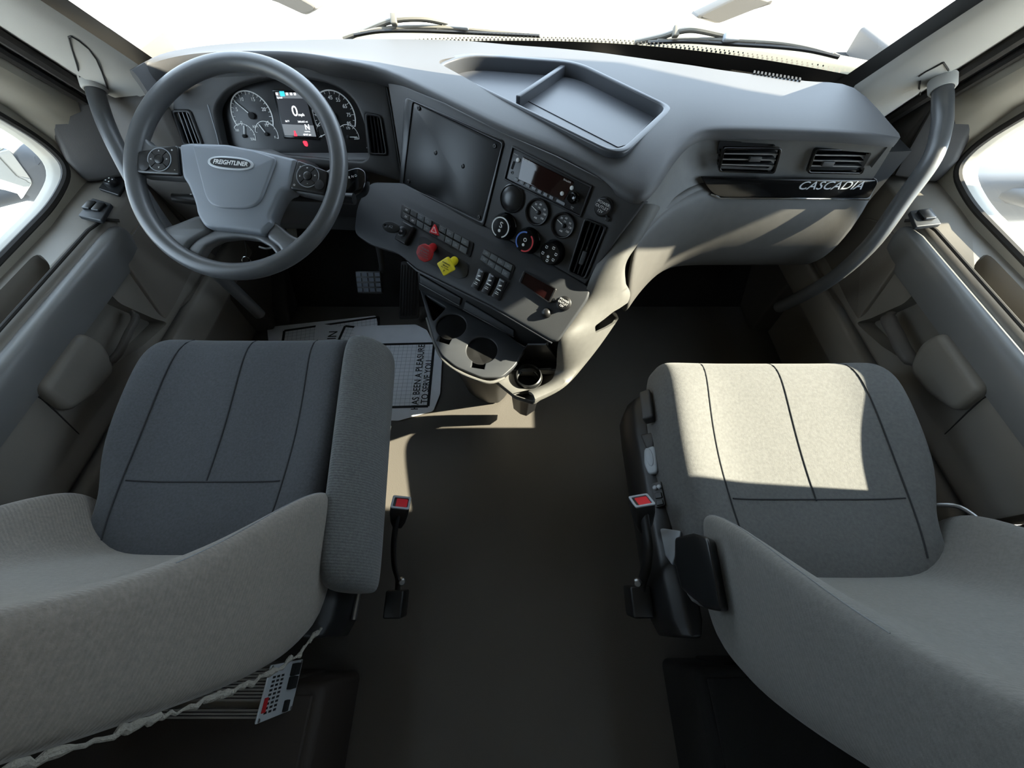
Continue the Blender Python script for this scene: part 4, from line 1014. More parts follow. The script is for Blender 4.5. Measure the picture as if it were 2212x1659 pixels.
sc = plate('screen', FK, [rnd(sq, 0.004)], 0.0, 0.004, M['gloss'], cl, 0.001)
si = FK.poly([(594, 198), (658, 200), (683, 296), (615, 293)], 0.0042)
plate('screen_picture', FK, [si], 0.004, 0.0044, M['screen'], sc)
def onsc(u, v): return FK.hit(u, v, 0.0046)
plate('screen_bar', FK, [FK.poly([(595, 199), (657, 201), (661, 213), (598, 212)], 0.0046)], 0.0044, 0.0047, M['screengrey'], sc)
plate('screen_icon', FK, [FK.poly([(603, 197), (613, 197), (616, 208), (606, 208)], 0.005)], 0.0046, 0.0050, M['screencyan'], sc)
plate('screen_bar', FK, [FK.poly([(609, 268), (677, 271), (683, 295), (615, 292)], 0.0046)], 0.0044, 0.0047, M['screengrey'], sc)
tx = []
for s, sz, u, v, bo_ in (('0', 0.030, 637, 241, 0.0002), ('mph', 0.0085, 651, 248, 0.0001), ('86°F', 0.0055, 621, 262, 0), ('260,665 mi', 0.0055, 654, 263, 0), ('N', 0.016, 664, 275, 0.0003), ('Speed', 0.0055, 604, 211, 0), ('economy', 0.0038, 664, 284, 0), ('07:47 am', 0.0052, 664, 291, 0.0001)):
    x, y = onsc(u, v); tx.append(text_mesh(FK, s, sz, x=x, y=y, z=0.0050, bold=bo_))
for u in (598, 620, 629, 637):
    x, y = onsc(u, 203); tx.append(plate_mesh(FK, [rect(x, y, 0.005, 0.005, 0.001)], 0.0048, 0.0051))
put('screen_text', join(tx), M['screenlit'], sc, smooth=False)
x, y = onsc(638, 289); put('belt_lamp', join([plate_mesh(FK, [circ(x, y + 0.0045, 0.002, 12)], 0.0048, 0.0052), plate_mesh(FK, [rnd([(x - 0.004, y - 0.005), (x + 0.004, y - 0.005), (x + 0.0022, y + 0.002), (x - 0.0022, y + 0.002)], 0.001)], 0.0048, 0.0052)]), M['redlamp'], sc, smooth=False)
x, y = FK.hit(660, 310); plate('red_telltale', FK, [rnd([(x - 0.006, y + 0.004), (x - 0.003, y + 0.006), (x + 0.005, y + 0.005), (x + 0.006, y - 0.003), (x + 0.003, y - 0.007), (x - 0.003, y - 0.005)], 0.002)], 0.0004, 0.0012, M['redlamp'], cl)
b0 = FK.poly([(560, 338), (784, 345), (797, 352), (800, 334), (796, 318)], 0.002)
tube('cluster_edge', [FK.w(x, y, 0.001) for x, y in rnd(b0, 0.01)[:-1]], 0.0012, M['grey'], cl, 6)

# ================================================================ steering wheel, column, stalk
WC = V(-0.572, 0.803, -0.446)
AX = Vector((0, -CP, SP)).normalized()                       # the rim faces back and up
FW_ = Fr(WC, AX, ex=(1, 0, 0))
S = 0.8/FPX
wp = lambda pts: [((u - 512)*S, (360 - v)*S) for u, v in pts]
wheel = thing('steering_wheel', WC, 'large grey four spoke steering wheel in front of the driver', 'steering wheel')
R = 0.2155
rim = [FW_.w(R*0.985*math.cos(q), R*1.012*math.sin(q), 0) for q in [2*math.pi*k/96 for k in range(96)]]
tube('rim', rim, 0.0175, M['wheel'], wheel, 20, closed=True)
hub = wp([(396, 318), (417, 314), (498, 317), (573, 331), (648, 349), (634, 413), (616, 416), (600, 446), (589, 474), (596, 486), (573, 509), (511, 500), (451, 495), (433, 466), (431, 445), (414, 402), (403, 388)])
hubo = plate('hub_pad', FW_, [rnd(hub, [.006, .01, 0, 0, .006, .01, .02, .02, .01, .005, .005, 0, .01, .02, .02, .01, .01])], -0.03, 0.012, M['hub'], wheel, 0.008, angle=60)
em = wp([(428, 322), (500, 322), (560, 334), (608, 350), (572, 446), (545, 458), (480, 456), (458, 440)])
plate('hub_emboss', FW_, [rnd(em, [.01, 0, 0, .01, .02, .02, .02, .02], 6)], 0.008, 0.0165, M['hub'], hubo, 0.0045, angle=60)
ov = lambda a, b, n=40: [((a*abs(math.cos(q))**0.75*(1 if math.cos(q) > 0 else -1)), (b*abs(math.sin(q))**0.85*(1 if math.sin(q) > 0 else -1))) for q in [2*math.pi*k/n for k in range(n)]]
x, y = wp([(512, 363)])[0]
fb_ = FW_.at(x, y, 0.0165, math.radians(-5))
lg = plate('emblem_badge', fb_, [ov(0.0465, 0.0135)], 0.0, 0.002, M['silver'], wheel, 0.0008)
plate('badge_field', fb_, [ov(0.041, 0.0098)], 0.002, 0.0024, M['ink'], lg)
text('badge_lettering', fb_, 'FREIGHTLINER', 0.0125, M['white'], lg, z=0.0026, sx=0.86, shear=0.2, bold=0.0003)
# spokes
def spoke(poly, z0, z1, bev_): return plate('spoke', FW_, [rnd(wp(poly), 0.012, 5)], z0, z1, M['wheel'], wheel, bev_, angle=60)
spoke([(398, 316), (404, 386), (300, 378), (284, 360), (290, 300), (312, 292), (330, 316)], -0.022, 0.004, 0.006)
spoke([(646, 350), (634, 414), (706, 430), (742, 400), (742, 340), (722, 352), (708, 372)], -0.022, 0.004, 0.006)
spoke([(433, 462), (456, 498), (410, 524), (396, 552), (348, 528), (330, 500), (372, 486)], -0.026, 0.003, 0.008)
spoke([(590, 474), (574, 512), (606, 536), (612, 565), (652, 546), (672, 522), (630, 508)], -0.026, 0.003, 0.008)
arc = [(396, 556), (404, 530), (430, 506), (468, 492), (511, 492), (562, 502), (594, 520), (612, 548), (600, 556), (582, 532), (552, 515), (511, 510), (472, 514), (442, 528), (424, 556)]
plate('lower_bridge', FW_, [rnd(wp(arc), 0.006)], -0.026, -0.004, M['wheel'], wheel, 0.005, angle=60)
# button pods
def pod(quad, cx, cy, r, sym, extra):
    o = plate('button_pod', FW_, [rnd(wp(quad), 0.006)], -0.01, 0.010, M['bezel'], wheel, 0.003)
    x, y = wp([(cx, cy)])[0]; f = FW_.at(x, y, 0.010)
    put('pad_ring', ring_arc(f, 0, 0, r*0.93, r, 0, 359.9, 0, 0.0015, 48), M['grey'], o, smooth=False)
    for k in range(4):
        put('pad_key', ring_arc(f, 0, 0, r*0.42, r*0.90, 48 + 90*k, 132 + 90*k, 0, 0.0022), M['black'], o, angle=30)
    put('pad_print', join([text_mesh(f, s, 0.007, x=r*0.66*math.cos(math.radians(q)), y=r*0.66*math.sin(math.radians(q)), z=0.0025) for s, q in sym]), M['white'], o, smooth=False)
    lathe('centre_key', f, [(r*0.36, 0), (r*0.36, 0.003), (r*0.25, 0.004), (0.0002, 0.004)], M['bezel'], o, 24)
    for (u, v, kind) in extra:
        x, y = wp([(u, v)])[0]
        if kind == 'round': lathe('side_key', FW_.at(x, y, 0.010), [(0.0105, 0), (0.010, 0.002), (0.0002, 0.003)], M['black'], o, 24)
        else: text('pod_print', FW_, kind, 0.008, M['white'], o, x=x, y=y, z=0.0104)
tri_m = [('▲', 90), ('◀', 180), ('▶', 0), ('▼', -90)]
pod([(308, 332), (392, 319), (398, 383), (304, 378)], 355, 351, 0.0245, [('^', 90), ('<', 180), ('>', 0), ('v', -90)], [(323, 364, 'round'), (381, 331, '+'), (387, 372, '-')])
pod([(648, 351), (712, 374), (708, 425), (632, 412)], 671, 386, 0.0235, [('=', 90), ('z', 180), ('+', 0), ('-', -90)], [(696, 405, 'round'), (655, 366, 'c'), (642, 404, 'o')])

colm = thing('steering_column', FW_.w(0, 0, -0.1), 'black steering column shroud behind the wheel hub', 'steering column')
def sq_ring(z, w, h, yo=0.0): return [FW_.w(x, y + yo, z) for x, y in rnd([(-w, -h), (w, -h), (w, h), (-w, h)], min(w, h)*0.7, 5)]
put('shroud', loft([sq_ring(-0.025, 0.05, 0.045), sq_ring(-0.045, 0.075, 0.065), sq_ring(-0.12, 0.085, 0.08, 0.01), sq_ring(-0.22, 0.09, 0.09, 0.05), sq_ring(-0.27, 0.08, 0.08, 0.09)]), M['fascia'], colm, angle=60)
FSt = Fr(FW_.w((690 - 512)*S, (360 - 462)*S, -0.07), AX, ex=(1, 0, 0))
# gear selector lever right of the wheel
lv = thing('shift_lever', FW_.w(0.09, 0, -0.06), 'glossy black column lever poking out right of the wheel', 'lever')
p0, p1 = FW_.w(0.07, -0.03, -0.06), FW_.w((742 - 512)*S, (360 - 402)*S, -0.055)
tube('lever_arm', [p0, p0.lerp(p1, 0.5), p1], [0.012, 0.011, 0.012], M['black'], lv, 12)
fl = Fr(P(769, 393, y=0.84), (0.1, -0.6, 0.8), ex=(1, 0.0, 0.1))
hl = fl.poly([(742, 372), (776, 362), (792, 372), (793, 398), (786, 414), (752, 427), (740, 420)])
hn = plate('lever_grip', fl, [rnd(hl, 0.008)], -0.03, 0.008, M['gloss'], lv, 0.006)
put('grip_print', join([text_mesh(fl, s, 0.007, x=fl.hit(757 + 7*i, 387 - 2*i)[0], y=fl.hit(757 + 7*i, 387 - 2*i)[1], z=0.0082) for i, s in enumerate('RND')]), M['white'], hn, smooth=False)
lv2 = thing('turn_signal_lever', FW_.w(-0.09, -0.01, -0.06), 'black signal lever under the left wheel spoke', 'lever')
tube('lever_arm', [FW_.w(-0.07, -0.03, -0.06), FW_.w(-0.12, -0.042, -0.058), FW_.w(-0.175, -0.040, -0.05)], [0.011, 0.012, 0.010], M['black'], lv2, 12)
put('lever_print', join([plate_mesh(FW_, [circ(-0.115 - 0.02*k, -0.035, 0.002, 10)], -0.0475, -0.0465) for k in range(3)]), M['white'], lv2, smooth=False)

# keys hanging under the column
kr = thing('key_ring', P(532, 563, y=0.93), 'thin bright split ring hanging below the column', 'key ring')
kf = Fr(P(532, 563, y=0.93), (0.1, -0.8, 0.5))
tube('ring', [kf.w(0.0125*math.cos(q), 0.0115*math.sin(q), 0) for q in [2*math.pi*k/32 for k in range(32)]], 0.0011, M['chrome'], kr, 8, closed=True)
tube('ring_link', [kf.w(0.004, 0.011, 0), kf.w(0.014, 0.03, 0.004), kf.w(0.02, 0.055, 0.01)], 0.0015, M['black'], kr, 6)
tl_ = thing('tilt_lever', P(578, 533, y=0.93), 'small grey tilt lever seen through the lower wheel gap', 'lever')
tube('lever_rod', spline([P(560, 533, y=0.93), P(575, 537, y=0.925), P(588, 534, y=0.92), P(588, 526, y=0.94)], 4), 0.003, M['steel'], tl_, 8)

# ================================================================ grab handles on the pillars
def grab(label, pts, r=0.0175):
    path = spline([P(u, v, x=x) for u, v, x in pts], 6)
    g = thing('grab_handle', path[0], label, 'grab handle', 'pillar grab handles')
    tube('bar', path, [r*(0.97 if i < 3 else 1) for i in range(len(path))], M['wheel'], g, 18)
    ring = path[0]; d = (path[1] - path[0]).normalized()
    f = Fr(ring, d)
    lathe('end_collar', f, [(r*1.35, -0.02), (r*1.3, 0.002), (r*1.15, 0.006), (r*1.02, 0.006), (r*1.0, -0.02)], M['pillar'], g, 28)
grab('long curved grey grab handle on the passenger pillar, lit along its edge', [(2036, 190, .935), (2036, 235, .93), (2033, 280, .925), (2012, 345, .905), (1952, 430, .88), (1874, 535, .86), (1782, 612, .85), (1682, 664, .84)])
grab('curved grey grab handle on the driver pillar, left of the steering wheel', [(204, 190, -.935), (214, 225, -.93), (230, 270, -.92), (262, 338, -.905), (312, 428, -.885), (380, 520, -.87), (478, 600, -.86), (562, 680, -.84)])

# ================================================================ seats
def cushion_mesh(xc, hw, inn, flare, dy=0.0, dz=0.0):
    """inn: which side (+1 right / -1 left) faces the aisle"""
    secs = [(0.03, -.815, .78, .0, -.88), (0.08, -.797, .80, .006, -.895), (0.16, -.788, .80, .014, -.90), (0.215, -.786, .83, .018, -.90), (0.27, -.781, .93, .022, -.90), (0.34, -.774, 1.0, .026, -.90),
            (0.43, -.758, 1.0, .026, -.895), (0.51, -.741, .98, .022, -.885), (0.555, -.738, .95, .014, -.87), (0.588, -.750, .91, .006, -.855), (0.605, -.780, .88, 0, -.835)]
    rings = []
    for y, zc, wf, hb, zb in secs:
        side = {}
        for s in (-1, 1):
            w = hw*(wf if s != inn else (1 - (1 - wf)*0.25 if y < 0.45 else 0.5 + 0.5*wf))
            bu = flare if s == inn else 0.004
            if y > 0.5: bu *= 0.6
            side[s] = [(0.30*w, zc), (0.52*w, zc + 0.05*hb), (0.70*w, zc + 0.55*hb), (0.86*w, zc + hb), (0.955*w, zc + hb*0.75), (1.0*w, zc - 0.012), (w + bu*0.6, (zc + zb)/2), (w + bu, zb + 0.03), (0.97*w + bu, zb), (0.5*w, zb)]
        r = [(xc, zc)] + [(xc + x, z) for x, z in side[1]] + [(xc - x, z) for x, z in reversed(side[-1])]
        rings.append([V(x, y + dy*(0.4 + 1.2*y), z + dz) for x, z in r])
    return sub(loft(rings), 2)
def back_mesh(xc, hw, shift, tilt):
    secs = [(-.895, .115, .17, .01, .90), (-.87, .112, .200, -.02, .99), (-.80, .107, .228, -.055, 1.0), (-.74, .095, .216, -.072, 1.0), (-.66, .074, .168, -.086, .98), (-.58, .050, .108, -.095, .95), (-.50, .030, .058, -.102, .91),
            (-.42, .010, .024, -.108, .87), (-.34, -.012, .002, -.114, .83), (-.25, -.04, -.022, -.122, .80), (-.10, -.075, -.055, -.14, .74), (0.02, -.11, -.095, -.165, .66), (0.05, -.13, -.125, -.16, .5)]
    rings = []
    for z, f, r, b, wf in secs:
        w = hw*wf; dy = shift + tilt*(z + .75)
        half = [(0.30*w, f), (0.54*w, f + 0.04*(r - f)), (0.74*w, f + 0.55*(r - f)), (0.90*w, r), (0.97*w, r - 0.006), (1.0*w, r - 0.025), (1.0*w, (r + b)/2), (0.985*w, b + 0.02), (0.88*w, b), (0.4*w, b - 0.008)]
        ring = [(xc, f)] + [(xc + x, y) for x, y in half] + [(xc - x, y) for x, y in reversed(half)]
        rings.append([V(x, y + dy, z) for x, y in ring])
    return sub(loft(rings), 2)
def drape(me, path, axis='z', r=0.0016, lift=0.0004):
    """lay a line onto a mesh, looking down (z) or back (y)"""
    bv = BVHTree.FromPolygons([v.co for v in me.vertices], [tuple(p.vertices) for p in me.polygons])
    out = []
    for p in path:
        o, d = (Vector((p[0], p[1], 3)), Vector((0, 0, -1))) if axis == 'z' else ((Vector((p[0], 3, p[2])), Vector((0, -1, 0))) if axis == 'y' else (Vector((p[0], p[1], p[2])), Vector(p[3])))
        h = bv.ray_cast(o, d)
        if h[0] is not None: out.append(h[0] + h[1]*lift)
    return tube_mesh(out, r, 6)
def lerp2(a, b, n): return [(a[0] + (b[0] - a[0])*k/n, a[1] + (b[1] - a[1])*k/n) for k in range(n + 1)]

def seat(name, label, xc, hw, inn, cm, bmt, shift, tilt, flare, sidemat, bx, bw, dy=0.0, dz=0.0):
    t = thing(name, V(xc, 0.28, -1.25), label, 'seat')
    cme = cushion_mesh(xc, hw, inn, flare, dy, dz)
    if sidemat:
        for p in cme.polygons:
            if (p.center.x - xc)*inn > hw*0.945 and p.center.y > 0.02: p.material_index = 1
    # seams on the cushion
    ps = []
    for s in (-1, 1):
        ps.append(drape(cme, [(xc + s*hw*(0.60 + 0.06*math.sin(k/24*3.1)), 0.10 + (0.488 + dy)*k/24) for k in range(25)]))
    ps.append(drape(cme, [(xc, 0.245 + dy*.7 + (0.345 + dy*.4)*k/20) for k in range(21)]))
    ps.append(drape(cme, [(xc + hw*(-0.62 + 1.24*k/20), 0.243 + dy*.6) for k in range(21)]))
    cu = put('cushion', cme, [M[cm], M[sidemat or cm]], t, angle=80)
    put('seams', join(ps), M['seam'], cu)
    bme = back_mesh(bx, bw, shift, tilt)
    ps = [drape(bme, [(bx + s*bw*0.94*(1 - 0.10*k/24), 0, H - 0.80 + 0.30*k/24) for k in range(25)], 'y', 0.0008) for s in (inn,)]
    bk = put('backrest', bme, M[bmt], t, angle=80)
    put('seams', join(ps), M['thread'], bk)
    # frayed hem of the cover along the lower rear edge
    hem = []
    HZ = [(-.87, -.02, .99), (-.80, -.055, 1.0), (-.74, -.072, 1.0), (-.66, -.086, .98), (-.58, -.095, .95), (-.50, -.102, .91), (-.42, -.108, .87), (-.34, -.114, .83)]
    for k in range(70):
        z = -.87 + 0.53*k/69
        for a, b in zip(HZ, HZ[1:]):
            if a[0] <= z <= b[0] + 1e-6:
                q = (z - a[0])/(b[0] - a[0]); yb = a[1] + (b[1] - a[1])*q; wf = a[2] + (b[2] - a[2])*q
        hem.append(V(bx + inn*bw*wf*0.985 + random.uniform(-.002, .002), yb + 0.008 + shift + tilt*(z + .75) + random.uniform(-.003, .003), z))
    if sidemat: tube('cover_hem', hem, [random.uniform(0.0015, 0.005) for _ in hem], M['fluff'], bk, 8)
    ped = loft([[V(xc + x, y, z) for x, y in rnd([(-w, y0), (w, y0), (w, y1), (-w, y1)], 0.04)] for z, w, y0, y1 in ((-1.25, .20, .06, .50), (-1.18, .20, .06, .50), (-1.12, .165, .09, .47), (-1.04, .165, .09, .47), (-0.98, .21, .04, .52), (-0.89, .21, .04, .53))])
    put('seat_base', ped, M['matte'], t, angle=40)
    # side housing with recliner
    X = lambda x: xc + inn*(hw + x)
    pr = [(-0.03, -.87), (0.005, -.868), (0.030, -.885), (0.045, -.92), (0.04, -1.00), (-0.03, -1.02)]
    hs = loft([[V(X(x*k), y, z) for x, z in pr] for y, k in ((-0.03, .6), (0.0, .9), (0.10, 1), (0.40, 1), (0.47, .9), (0.50, .6))])
    put('side_housing', bev(hs, 0.006), M['black'], t, angle=40)
    return t
ds = seat('driver_seat', 'driver seat with dark charcoal cushion and light knit backrest', -0.632, 0.252, 1, 'cush', 'back', 0.0, 0.0, 0.0, 'band', -0.625, 0.268)
pz = seat('passenger_seat', 'passenger seat with sunlit grey cushion and black side levers', 0.622, 0.280, -1, 'cushp', 'backp', -0.045, -0.10, 0.012, None, 0.639, 0.268, -0.055, -0.012)
# driver seat: thick knit bolster along the aisle side of the cushion
rings = []
for y, k, dz in ((0.045, .55, -.02), (0.055, .9, -.006), (0.09, 1, 0), (0.2, 1, 0), (0.35, 1, 0), (0.48, 1, 0), (0.555, 1, -.002), (0.582, .9, -.012), (0.592, .6, -.03)):
    t = (y - 0.05)/0.53; x0 = -0.352 - 0.028*t; zt = -0.782 + 0.088*t + dz
    c = (x0 + 0.04, zt - 0.09)
    sec = [(x0 - 0.03, zt - 0.05), (x0 - 0.008, zt - 0.008), (x0 + 0.006, zt), (x0 + 0.035, zt - 0.012), (x0 + 0.062, zt - 0.034), (x0 + 0.078, zt - 0.064), (x0 + 0.080, zt - 0.11), (x0 + 0.07, zt - 0.155), (x0 + 0.05, zt - 0.17), (x0 - 0.03, zt - 0.17)]
    rings.append([V(c[0] + (x - c[0])*k, y, c[1] + (z - c[1])*k) for x, z in sec])
put('side_bolster', sub(loft(rings), 2), M['band'], ds, angle=80)
# driver seat: bright slide rail beside the cushion
tube('slide_rail', [V(-0.335, y, -0.955) for y in (0.0, 0.2, 0.45)], 0.006, M['steel'], ds, 8)
for s_, tt in ((-1, ds), (1, pz)):
    tube('belt_guide', spline([V(s_*0.86, 0.20, -0.80), V(s_*0.885, 0.19, -0.775), V(s_*0.905, 0.15, -0.765)], 5), 0.004, M['steel'], tt, 8)
# passenger seat: levers, switch panel and recliner cover on the aisle side
FSd = Fr(V(0.322, 0.25, -0.868), (-0.62, 0, 0.78), ex=(0, 1, 0))
fx = lambda pts: FSd.poly(pts)
l1 = plate('height_lever', FSd, [rnd(fx([(1394, 970), (1418, 964), (1424, 1022), (1404, 1028), (1394, 1005)]), 0.01)], -0.006, 0.010, M['lever'], pz, 0.004)
x, y = FSd.hit(1407, 990); plate('lever_scoop', FSd, [circ(x, y, 0.022, 24, 0.008)], 0.008, 0.0112, M['lever'], l1, 0.001)
sp_ = plate('switch_plate', FSd, [rnd(fx([(1408, 1044), (1429, 1040), (1438, 1092), (1417, 1098)]), 0.003)], -0.006, 0.004, M['fascia'], pz, 0.0015)
for u, v in ((1417, 1055), (1426, 1053)):
    x, y = FSd.hit(u, v); lathe('lumbar_button', FSd.at(x, y, 0.004), [(0.005, 0), (0.005, 0.004), (0.003, 0.006), (0.0002, 0.006)], M['lever'], sp_, 16)
for q in ([(1414, 1066), (1431, 1063), (1434, 1077), (1417, 1080)], [(1418, 1082), (1434, 1079), (1437, 1091), (1420, 1095)]):
    plate('rocker', FSd, [rnd(inset(fx(q), 0.9), 0.002)], 0.003, 0.007, M['black'], sp_, 0.0015)
l2p = [P(u, v, x=x) for u, v, x in ((1424, 1140, .322), (1470, 1146, .345), (1466, 1180, .338), (1452, 1222, .325), (1436, 1200, .315), (1430, 1165, .316))]
l2c = [p + Vector((0.018, 0.0, -0.022)) for p in l2p]
put('recliner_lever', bev(loft([l2p, l2c]), 0.004), M['lever'], pz, angle=40)
rc_ = [P(u, v, x=x) for u, v, x in ((1456, 1160, .322), (1495, 1150, .332), (1530, 1160, .345), (1545, 1240, .345), (1560, 1322, .345), (1520, 1314, .332), (1470, 1272, .322), (1455, 1215, .318))]
rb_ = [p + Vector((0.05, 0.0, -0.06)) for p in rc_]
put('recliner_cover', bev(loft([rc_, rb_]), 0.008), M['bezel'], pz, angle=40)
for q, z0 in (([(1380, 846), (1402, 838), (1410, 900), (1386, 906)], 0.0), ([(1382, 938), (1412, 932), (1414, 962), (1396, 970)], 0.0)):
    f_ = Fr(P(*q[0], x=0.312), (-0.55, 0.1, 0.83), ex=(0, 1, 0))
    plate('slide_tab', f_, [rnd(f_.poly(q), 0.006)], -0.03, 0.0, M['fascia'], pz, 0.005)

def buckle(label, pts, tiltx):
    path = spline([P(u, v, x=x) for u, v, x in pts], 6)
    b = thing('seat_belt_buckle', path[-1], label, 'seat belt buckle', 'seat belt buckles beside the aisle')
    ax = (path[0] - path[6]).normalized()
    n = (ax*0.85 + Vector((0, -0.15, 0.45)) + Vector((tiltx, 0, 0))).normalized()
    f = Fr(path[0], n, ex=(1, 0.12, 0))
    hs = loft([[f.w(x, y, z) for x, y in rnd(rect(0, 0, w, h), 0.006)] for z, w, h in ((0, .042, .040), (-0.02, .042, .040), (-0.05, .034, .030), (-0.072, .022, .017))])
    put('buckle_body', bev(hs, 0.002), M['black'], b, angle=40)
    plate('buckle_rim', f, [rect(0, 0, .042, .041, 0.005), rect(0, 0, .033, .031, 0.004)], -0.001, 0.0025, M['lever'], b, 0.0008)
    plate('release_button', f, [rect(0.002, -0.001, .026, .027, 0.003)], -0.004, 0.0015, M['red'], b, 0.001)
    tube('stalk', path[2:], [0.010]*(len(path) - 2), M['black'], b, 12, flat=0.55)
    c = path[-8]; lathe('anchor_bolt', Fr(c + Vector((tiltx*0.15, 0, 0.0)), (tiltx*4, -0.3, 0.5)), [(0.009, 0), (0.009, 0.008), (0.006, 0.011), (0.0002, 0.011)], M['steel'], b, 18)
    e = path[-1]; put('anchor_bracket', box_mesh(Fr(e, (0, -0.1, 1)), -0.022, 0.022, -0.03, 0.03, -0.05, 0.012, 0.005), M['black'], b)
buckle('seat belt buckle with red button standing beside the driver seat', [(866, 1086, -.258), (856, 1130, -.268), (850, 1180, -.275), (852, 1225, -.280), (860, 1260, -.282), (852, 1305, -.285)], 0.06)
buckle('seat belt buckle with red button standing beside the passenger seat', [(1386, 1082, .268), (1394, 1130, .272), (1400, 1180, .276), (1396, 1225, .278), (1386, 1262, .278), (1384, 1300, .275)], -0.06)

# ================================================================ on the floor
FFl = Fr((0, 0, 0), (0, 0, 1), ex=(1, 0, 0))
def paper(label, out, z, marks, texts, group='paper floor mats under the wheel'):
    o = [(P(u, v, z=-1.25 + z).x, P(u, v, z=-1.25 + z).y) for u, v in out]
    f = Fr((0, 0, z), (0, 0, 1), ex=(1, 0, 0))
    c = Vector((sum(p[0] for p in o)/len(o), sum(p[1] for p in o)/len(o), z))
    t = thing('paper_mat', c, label, 'paper', group)
    sh = plate('sheet', f, [rnd(o, 0.008)], 0, 0.0012, M['paper'], t, 0.0003)
    g = []
    oc, ex_, ey_, w, h, rot = marks
    q = Fr(Vector(oc), (0, 0, 1), ex=ex_)
    nx, ny = int(w/0.017), int(h/0.017)
    for k in range(nx + 1): g.append(bar2(q, (k*w/nx, 0), (k*w/nx, h), 0.0009, 0.0013, 0.0015))
    for k in range(ny + 1): g.append(bar2(q, (0, k*h/ny), (w, k*h/ny), 0.0009, 0.0013, 0.0015))
    put('grid_print', join(g), M['line'], sh, smooth=False)
    bd = [bar2(q, a, b, 0.010, 0.0015, 0.0018) for a, b in (((0, 0), (w, 0)), ((w, 0), (w, h)), ((w, h), (0, h)), ((0, h), (0, 0)))]
    put('border_print', join(bd), M['ink'], sh, smooth=False)
    for s, size, a, b, sxx in texts:
        pa, pb = P(*a, z=-1.25 + z), P(*b, z=-1.25 + z)
        ft = Fr(pa, (0, 0, 1), ex=pb - pa); L = (pb - pa).length
        tm = text_mesh(ft, s, size, x=0, y=0, z=0.0018, align='LEFT', bold=0.0004)
        wv = max((ft.o - v.co).length for v in tm.vertices)
        tm.transform(ft.mat() @ Matrix.Diagonal((L/wv, 1, 1, 1)) @ ft.mat().inverted())
        put('lettering', tm, M['ink'], sh, smooth=False)
def pf(u, v, z): return P(u, v, z=-1.25 + z)
def frame_marks(a, b, d, z):
    """border rectangle from corner pixels: a origin, b along, d across"""
    A, B, D = pf(*a, z), pf(*b, z), pf(*d, z)
    return (A, B - A, None, (B - A).length, (D - A).length, 0)
paper('paper mat lying furthest back, its edge crossing behind the others', [(577, 707), (812, 682), (838, 800), (590, 840)], 0.0004, frame_marks((598, 830), (820, 795), (580, 723), 0.0004), [])
paper('paper mat with the word IN, tucked behind the seat corner', [(683, 698), (850, 722), (836, 900), (660, 880)], 0.003, frame_marks((672, 868), (824, 885), (698, 705), 0.003), [('IN', 0.05, (717, 734), (722, 715), 1)])
paper('paper mat with black lettering nearest the cup holders', [(765, 705), (898, 701), (922, 713), (955, 775), (951, 850), (936, 888), (860, 909), (748, 905)], 0.006, frame_marks((925, 878), (938, 742), (770, 880), 0.006),
      [('HAS BEEN A PLEASURE', 0.036, (896, 886), (912, 745), 1), ('TO SERVE YOU', 0.036, (917, 872), (928, 779), 1)])

# pedals
bp_ = thing('brake_pedal', P(797, 610, y=1.10), 'square brake pedal with a silver grid tread', 'pedal')
fbp = Fr(P(797, 610, y=1.10), (0, -0.75, 0.65), ex=(1, 0, 0.0))
plate('pedal_pad', fbp, [rect(0, 0, 0.098, 0.085, 0.008)], -0.012, 0.0, M['black'], bp_, 0.003)
put('tread', join([plate_mesh(fbp, [rect(-0.036 + 0.024*i, -0.028 + 0.019*j, 0.018, 0.013, 0.002)], 0.0, 0.003) for i in range(4) for j in range(4)]), M['tread'], bp_, angle=30)
tube('pedal_arm', spline([fbp.w(0.0, 0.02, -0.01), P(823, 585, y=1.14), P(822, 555, y=1.12), P(815, 520, y=1.10)], 5), 0.011, M['fascia'], bp_, 10)
ap = thing('accelerator_pedal', P(882, 640, y=1.09), 'tall ribbed accelerator pedal right of the brake', 'pedal')
pa_ = [P(866, 562, y=1.16), P(908, 566, y=1.16), P(904, 690, y=1.03), P(862, 690, y=1.03)]
fap = Fr((pa_[0] + pa_[2])/2, (pa_[1] - pa_[0]).cross(pa_[3] - pa_[0])*-1, ex=pa_[1] - pa_[0])
if fap.ez.dot(EYE - fap.o) < 0: fap = Fr(fap.o, -fap.ez, ex=fap.ex)
loc = lambda p: ((p - fap.o).dot(fap.ex), (p - fap.o).dot(fap.ey))
lq = [loc(p) for p in pa_]
plate('pedal_pad', fap, [rnd(lq, 0.012)], -0.014, 0.0, M['black'], ap, 0.003)
Q = [Vector(p) for p in inset(lq, 0.86)]
put('ribs', join([bar2(fap, Q[0].lerp(Q[1], k/6), Q[3].lerp(Q[2], k/6), 0.004, 0.0, 0.003) for k in range(7)]), M['bezel'], ap, smooth=False)
fr_ = thing('footrest', P(540, 710, z=-1.20), 'dark grey moulded footrest left of the paper mats', 'footrest')
put('rest_block', bev(loft([[V(-1.03, 1.05, -1.25), V(-1.03, 1.30, -1.25), V(-1.03, 1.30, -1.05), V(-1.03, 1.10, -1.19)], [V(-0.93, 1.05, -1.25), V(-0.93, 1.30, -1.25), V(-0.93, 1.30, -1.05), V(-0.93, 1.10, -1.19)]]), 0.012), M['fascia'], fr_, angle=30)

